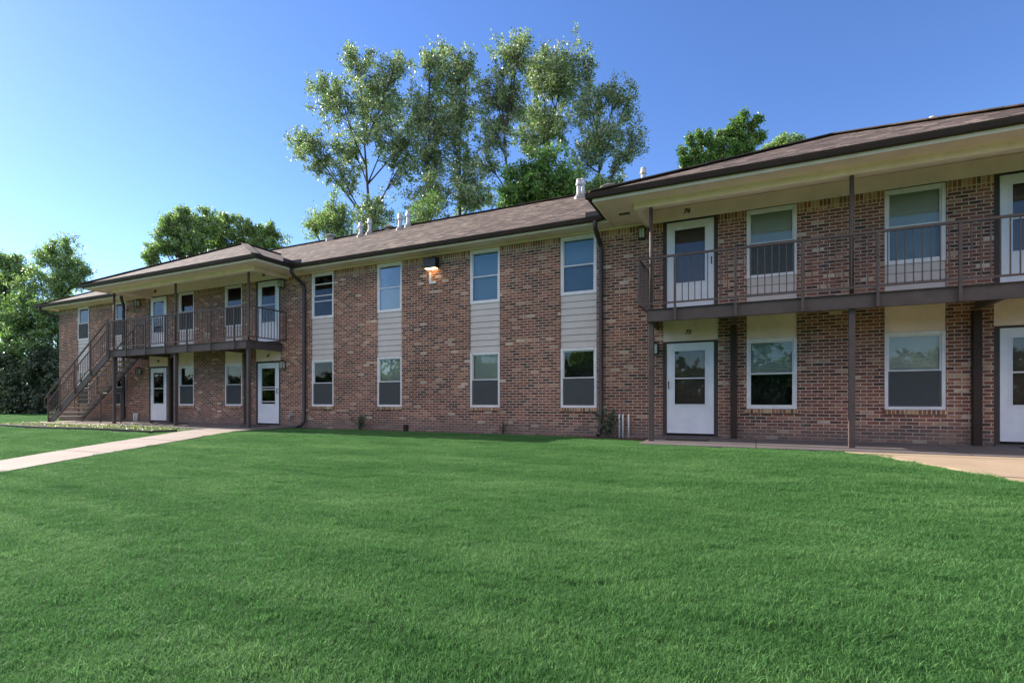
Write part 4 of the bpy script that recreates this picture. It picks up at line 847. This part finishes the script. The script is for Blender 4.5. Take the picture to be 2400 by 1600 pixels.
# trees across the lawn, behind the photographer: seen only as reflections in the panes
def far_tree(x, y, h, wd, seed, label):
    rg = random.Random(seed); lobes = [(x + rg.uniform(-1, 1) * wd * (1 - .6 * abs(k / 11 - .45)), y + rg.uniform(-1, 1) * wd * .6, gz(y) + h * (.25 + .68 * k / 11), wd * .42, wd * .36) for k in range(12)]
    return tree('leafy_tree', (x, y), lobes, label, 'leaf_oak', seed=seed, leaf=.30, dens=1.0, twigs=12, group='trees across the lawn behind the photographer', spread=.3, bark='bark_dark')
ft = far_tree(0, -44, 9.5, 3.6, 60, 'broad tree across the lawn behind the photographer')
k = 0
for fx, fy, fs, fr in ((-62, -40, 1.0, .5), (-52, -46, .9, 1.7), (-43, -41, 1.1, 2.6), (-34, -47, .85, 3.3), (-26, -42, 1.0, 4.1), (-17, -45, .9, 5.0), (-8.5, -42, 1.0, .9), (8, -46, .95, 1.4), (16, -42, 1.0, 2.2), (25, -45, .9, 3.9)):
    r_ = ft.copy(); COL.objects.link(r_); r_.location = (fx, fy, ft.location.z); r_.scale = (fs,) * 3; r_.rotation_euler = (0, 0, fr)
    r_['label'] = 'broad tree across the lawn behind the photographer, number %s along the row' % ['one', 'two', 'three', 'four', 'five', 'six', 'eight', 'nine', 'ten', 'eleven'][k]; k += 1
    for ch in list(ft.children):
        c_ = ch.copy(); COL.objects.link(c_); c_.parent = r_; c_.matrix_parent_inverse = ch.matrix_parent_inverse.copy()
low_pts = []
rg_ = np.random.default_rng(8)
for _ in range(26000):
    x_ = rg_.uniform(-92, -30); low_pts.append((x_, 19 + 2.2 * math.sin(x_ * .31) + rg_.normal(0, 1.2), gz(10) + (4.6 + 1.3 * math.sin(x_ * .53) + .8 * math.sin(x_ * 1.7)) * rg_.uniform(0, 1) ** .75))
tl = empty('hedgerow', (-60, 19, -.07), 'dark low hedgerow beyond the trees at the far left edge of the lawn', 'hedgerow')
leaf_mesh('foliage', low_pts, .42, 'leaf_shrub', tl, .8, 3)
hedge_pts = []  # unseen hedge added to darken the horizon reflected in door and window glass
rg_ = np.random.default_rng(3)
for _ in range(36000): hedge_pts.append((rg_.uniform(-170, 60), -52 + rg_.normal(0, 1.3), gz(-52) + 5.2 * rg_.uniform(0, 1) ** .8 * (1 + .25 * math.sin(_ * .37))))
hd = empty('hedge', (-17, -52, gz(-52)), 'long dark hedge added behind the camera to darken reflections in the panes', 'hedge')
leaf_mesh('foliage', hedge_pts, .9, 'leaf_shrub', hd, .8, 3)
def weed(x, y, r, h, label, mat='leaf_shrub', n=260, seed=5, leaf=.05):
    rg = random.Random(seed); t = empty('weed', (x, y, gz(y)), label, 'weed'); st_ = MB(); P = []
    for k in range(9):
        a = rg.uniform(0, 6.28); q = Vector((x + math.cos(a) * r * rg.random(), y + math.sin(a) * r * .4 * rg.random(), gz(y) + h * rg.uniform(.5, 1)))
        s = Vector((x + rg.uniform(-.04, .04), y, gz(y) - .02)); tw = bez(s, s.lerp(q, .5) + Vector((0, 0, h * .15)), q, 5); st_.tube(tw, [.006] * 6, 4)
        for _ in range(n // 9):
            f = rg.uniform(.2, 1); i = min(int(f * 5), 4); p = tw[i].lerp(tw[i + 1], f * 5 - i); P.append((p.x + rg.gauss(0, .04), p.y + rg.gauss(0, .035), p.z + rg.gauss(0, .04)))
    st_.build('stem', 'bark_dark', t, fixn=False); leaf_mesh('foliage', P, leaf, mat, t, .45, seed)
weed(-10.45, -.28, .38, .50, 'dark weedy tuft at the wall below the second centre window', n=700, seed=31)
weed(-3.05, -.25, .50, .72, 'tall dark weed growing at the foot of the right downspout', n=900, seed=32)
weed(-5.85, -.12, .18, .42, 'thin weed at the wall between the two right centre windows', n=70, seed=33)

# low plants in the bed (one stuff object)
rg = np.random.default_rng(5); P = []
for _ in range(6000):
    x = rg.uniform(-25.6, -15.3); y = rg.uniform(-3.1, -1.98)
    if math.sin(x * 3.1) * math.sin(y * 5 + x) + rg.normal(0, .5) > -.1: P.append((x, y, gzz(x, y) + .01 + abs(rg.normal(0, .035))))
tag(leaf_mesh('ground_cover', P, .05, 'leaf_bed', None, .5, 6), 'pale low ground cover filling the bed in front of the left porch', 'ground cover', kind='stuff')
stn = MB(); rr = random.Random(9)
for k in range(60):
    x = rr.uniform(-25.3, -15.6); y = rr.uniform(-3.05, -2.0); s = rr.uniform(.04, .10); a = rr.uniform(0, 3)
    z = gzz(x, y); vs = [(x + math.cos(a + i * 1.05) * s * rr.uniform(.8, 1.2), y + math.sin(a + i * 1.05) * s * .8, z + .03 * rr.uniform(.7, 1.3)) for i in range(6)]
    stn.add(vs + [(v[0], v[1], z - .02) for v in vs], [tuple(range(6))] + [(i, i + 6, (i + 1) % 6 + 6, (i + 1) % 6) for i in range(6)])
tag(stn.build('bed_stones', 'tread'), 'flat pale stones scattered in the bed in front of the left porch', 'stones', kind='stuff')

# ---------------------------------------------------------------- lawn grass (one stuff object, tufts instanced by geometry nodes)
def tuft(nb=900, rad=.20, seed=2, h=.030):
    r = np.random.default_rng(seed); an = r.uniform(0, 2 * np.pi, nb); rd = rad * np.sqrt(r.uniform(0, 1, nb)); x = rd * np.cos(an); y = rd * np.sin(an)
    hh = h * r.uniform(.45, 1.25, nb); la = r.uniform(0, 2 * np.pi, nb); ln = hh * r.uniform(.25, 1.5, nb); w = r.uniform(.0009, .0019, nb); wa = r.uniform(0, np.pi, nb)
    dx, dy = np.cos(wa) * w, np.sin(wa) * w; z0 = np.full(nb, -.01)
    mx, my = x + np.cos(la) * ln * .35, y + np.sin(la) * ln * .35; tx, ty = x + np.cos(la) * ln, y + np.sin(la) * ln
    V = np.stack([np.stack([x - dx, y - dy, z0], 1), np.stack([x + dx, y + dy, z0], 1), np.stack([mx + dx, my + dy, hh * .6], 1), np.stack([mx - dx, my - dy, hh * .6], 1), np.stack([tx, ty, hh], 1)], 1).reshape(-1, 3)
    F = []
    for i in range(nb): o = 5 * i; F += [(o, o + 1, o + 2, o + 3), (o + 3, o + 2, o + 4)]
    me = bpy.data.meshes.new('grass_tuft'); me.from_pydata(V.tolist(), [], F); me.update()
    set_tint(me, np.repeat(r.uniform(0, 1, nb), 2)); me.materials.append(M['blade'])
    return bpy.data.objects.new('grass_tuft', me)
tufts = bpy.data.collections.new('grass_tufts')                      # prototypes only, never linked to the scene
for s in range(3): tufts.objects.link(tuft(seed=20 + s))
def inpoly(x, y, poly):
    c = False; n = len(poly)
    for i in range(n):
        x1, y1 = poly[i]; x2, y2 = poly[i - 1]
        if (y1 > y) != (y2 > y) and x < (x2 - x1) * (y - y1) / (y2 - y1) + x1: c = not c
    return c
KEEP_OUT = [[(-15.17, -1.7), (-15.07, -2.6), (-13.38, -7.2), (-10.38, -15.3), (-8.47, -15.3), (-11.17, -7.9), (-12.87, -3.2), (-13.05, -1.7)],
            [(1.22, -1.7), (2.78, -4.07), (5.5, -7.7), (8.9, -6.4), (6.6, -3.6), (5.2, -1.7)],
            [(-2.12, 0), (6.65, 0), (6.65, -1.80), (-2.12, -1.80)], [(-26.45, 0), (-13.05, 0), (-13.05, -1.80), (-15.05, -1.80), (-15.0, -2.75), (-15.5, -3.25), (-19, -3.3), (-24, -3.2), (-26.0, -3.02), (-26.45, -2.9)],
            [(-4.05, 0.2), (-3.6, -.58), (-3.0, -.70), (-2.0, -1.0), (-2.0, .2)]]
pts = []; rg = random.Random(77); cs, sn = math.cos(.4438), math.sin(.4438)
step = .155; y = -11.0
while y < 16:
    x = -48.0
    while x < 9:
        px, py = x + rg.uniform(-.5, .5) * step * 1.3, y + rg.uniform(-.5, .5) * step * 1.3
        dx, dy = px, py + 11.9; dep = -dx * sn + dy * cs; lat = dx * cs + dy * sn
        ok = dep > 1.6 and abs(lat) < dep * 1.03 + .5 and (py < -.36 or px < -28.2)
        if ok and dep > 9 and rg.random() > max(0.35, 9 / dep): ok = False
        if ok and dep > 46: ok = False
        if ok:
            for k in KEEP_OUT:
                if inpoly(px, py, k): ok = False; break
        if ok: pts.append((px, py, gzz(px, py) - .004))
        x += step
    y += step
me = bpy.data.meshes.new('grass'); me.from_pydata(pts, [], [])
go = bpy.data.objects.new('grass', me); COL.objects.link(go); tag(go, 'short bright green lawn grass covering the foreground', 'grass', kind='stuff')
ng = bpy.data.node_groups.new('grass_nodes', 'GeometryNodeTree')
ng.interface.new_socket('Geometry', in_out='INPUT', socket_type='NodeSocketGeometry'); ng.interface.new_socket('Geometry', in_out='OUTPUT', socket_type='NodeSocketGeometry')
gi = ng.nodes.new('NodeGroupInput'); gout = ng.nodes.new('NodeGroupOutput'); ci = ng.nodes.new('GeometryNodeCollectionInfo')
ci.inputs['Collection'].default_value = tufts; ci.inputs['Separate Children'].default_value = True; ci.inputs['Reset Children'].default_value = True
mp = ng.nodes.new('GeometryNodeMeshToPoints'); ip = ng.nodes.new('GeometryNodeInstanceOnPoints'); ip.inputs['Pick Instance'].default_value = True
rv = ng.nodes.new('FunctionNodeRandomValue'); rv.data_type = 'FLOAT_VECTOR'; rv.inputs[0].default_value = (-.06, -.06, 0); rv.inputs[1].default_value = (.06, .06, 6.28)
rs = ng.nodes.new('FunctionNodeRandomValue'); rs.data_type = 'FLOAT'; rs.inputs[2].default_value = .75; rs.inputs[3].default_value = 1.25
ng.links.new(gi.outputs[0], mp.inputs[0]); ng.links.new(mp.outputs[0], ip.inputs['Points']); ng.links.new(ci.outputs[0], ip.inputs['Instance'])
ng.links.new(rv.outputs[0], ip.inputs['Rotation']); ng.links.new(rs.outputs[1], ip.inputs['Scale']); ng.links.new(ip.outputs[0], gout.inputs[0])
md = go.modifiers.new('grass', 'NODES'); md.node_group = ng
print('grass points', len(pts))
bpy.context.view_layer.update()
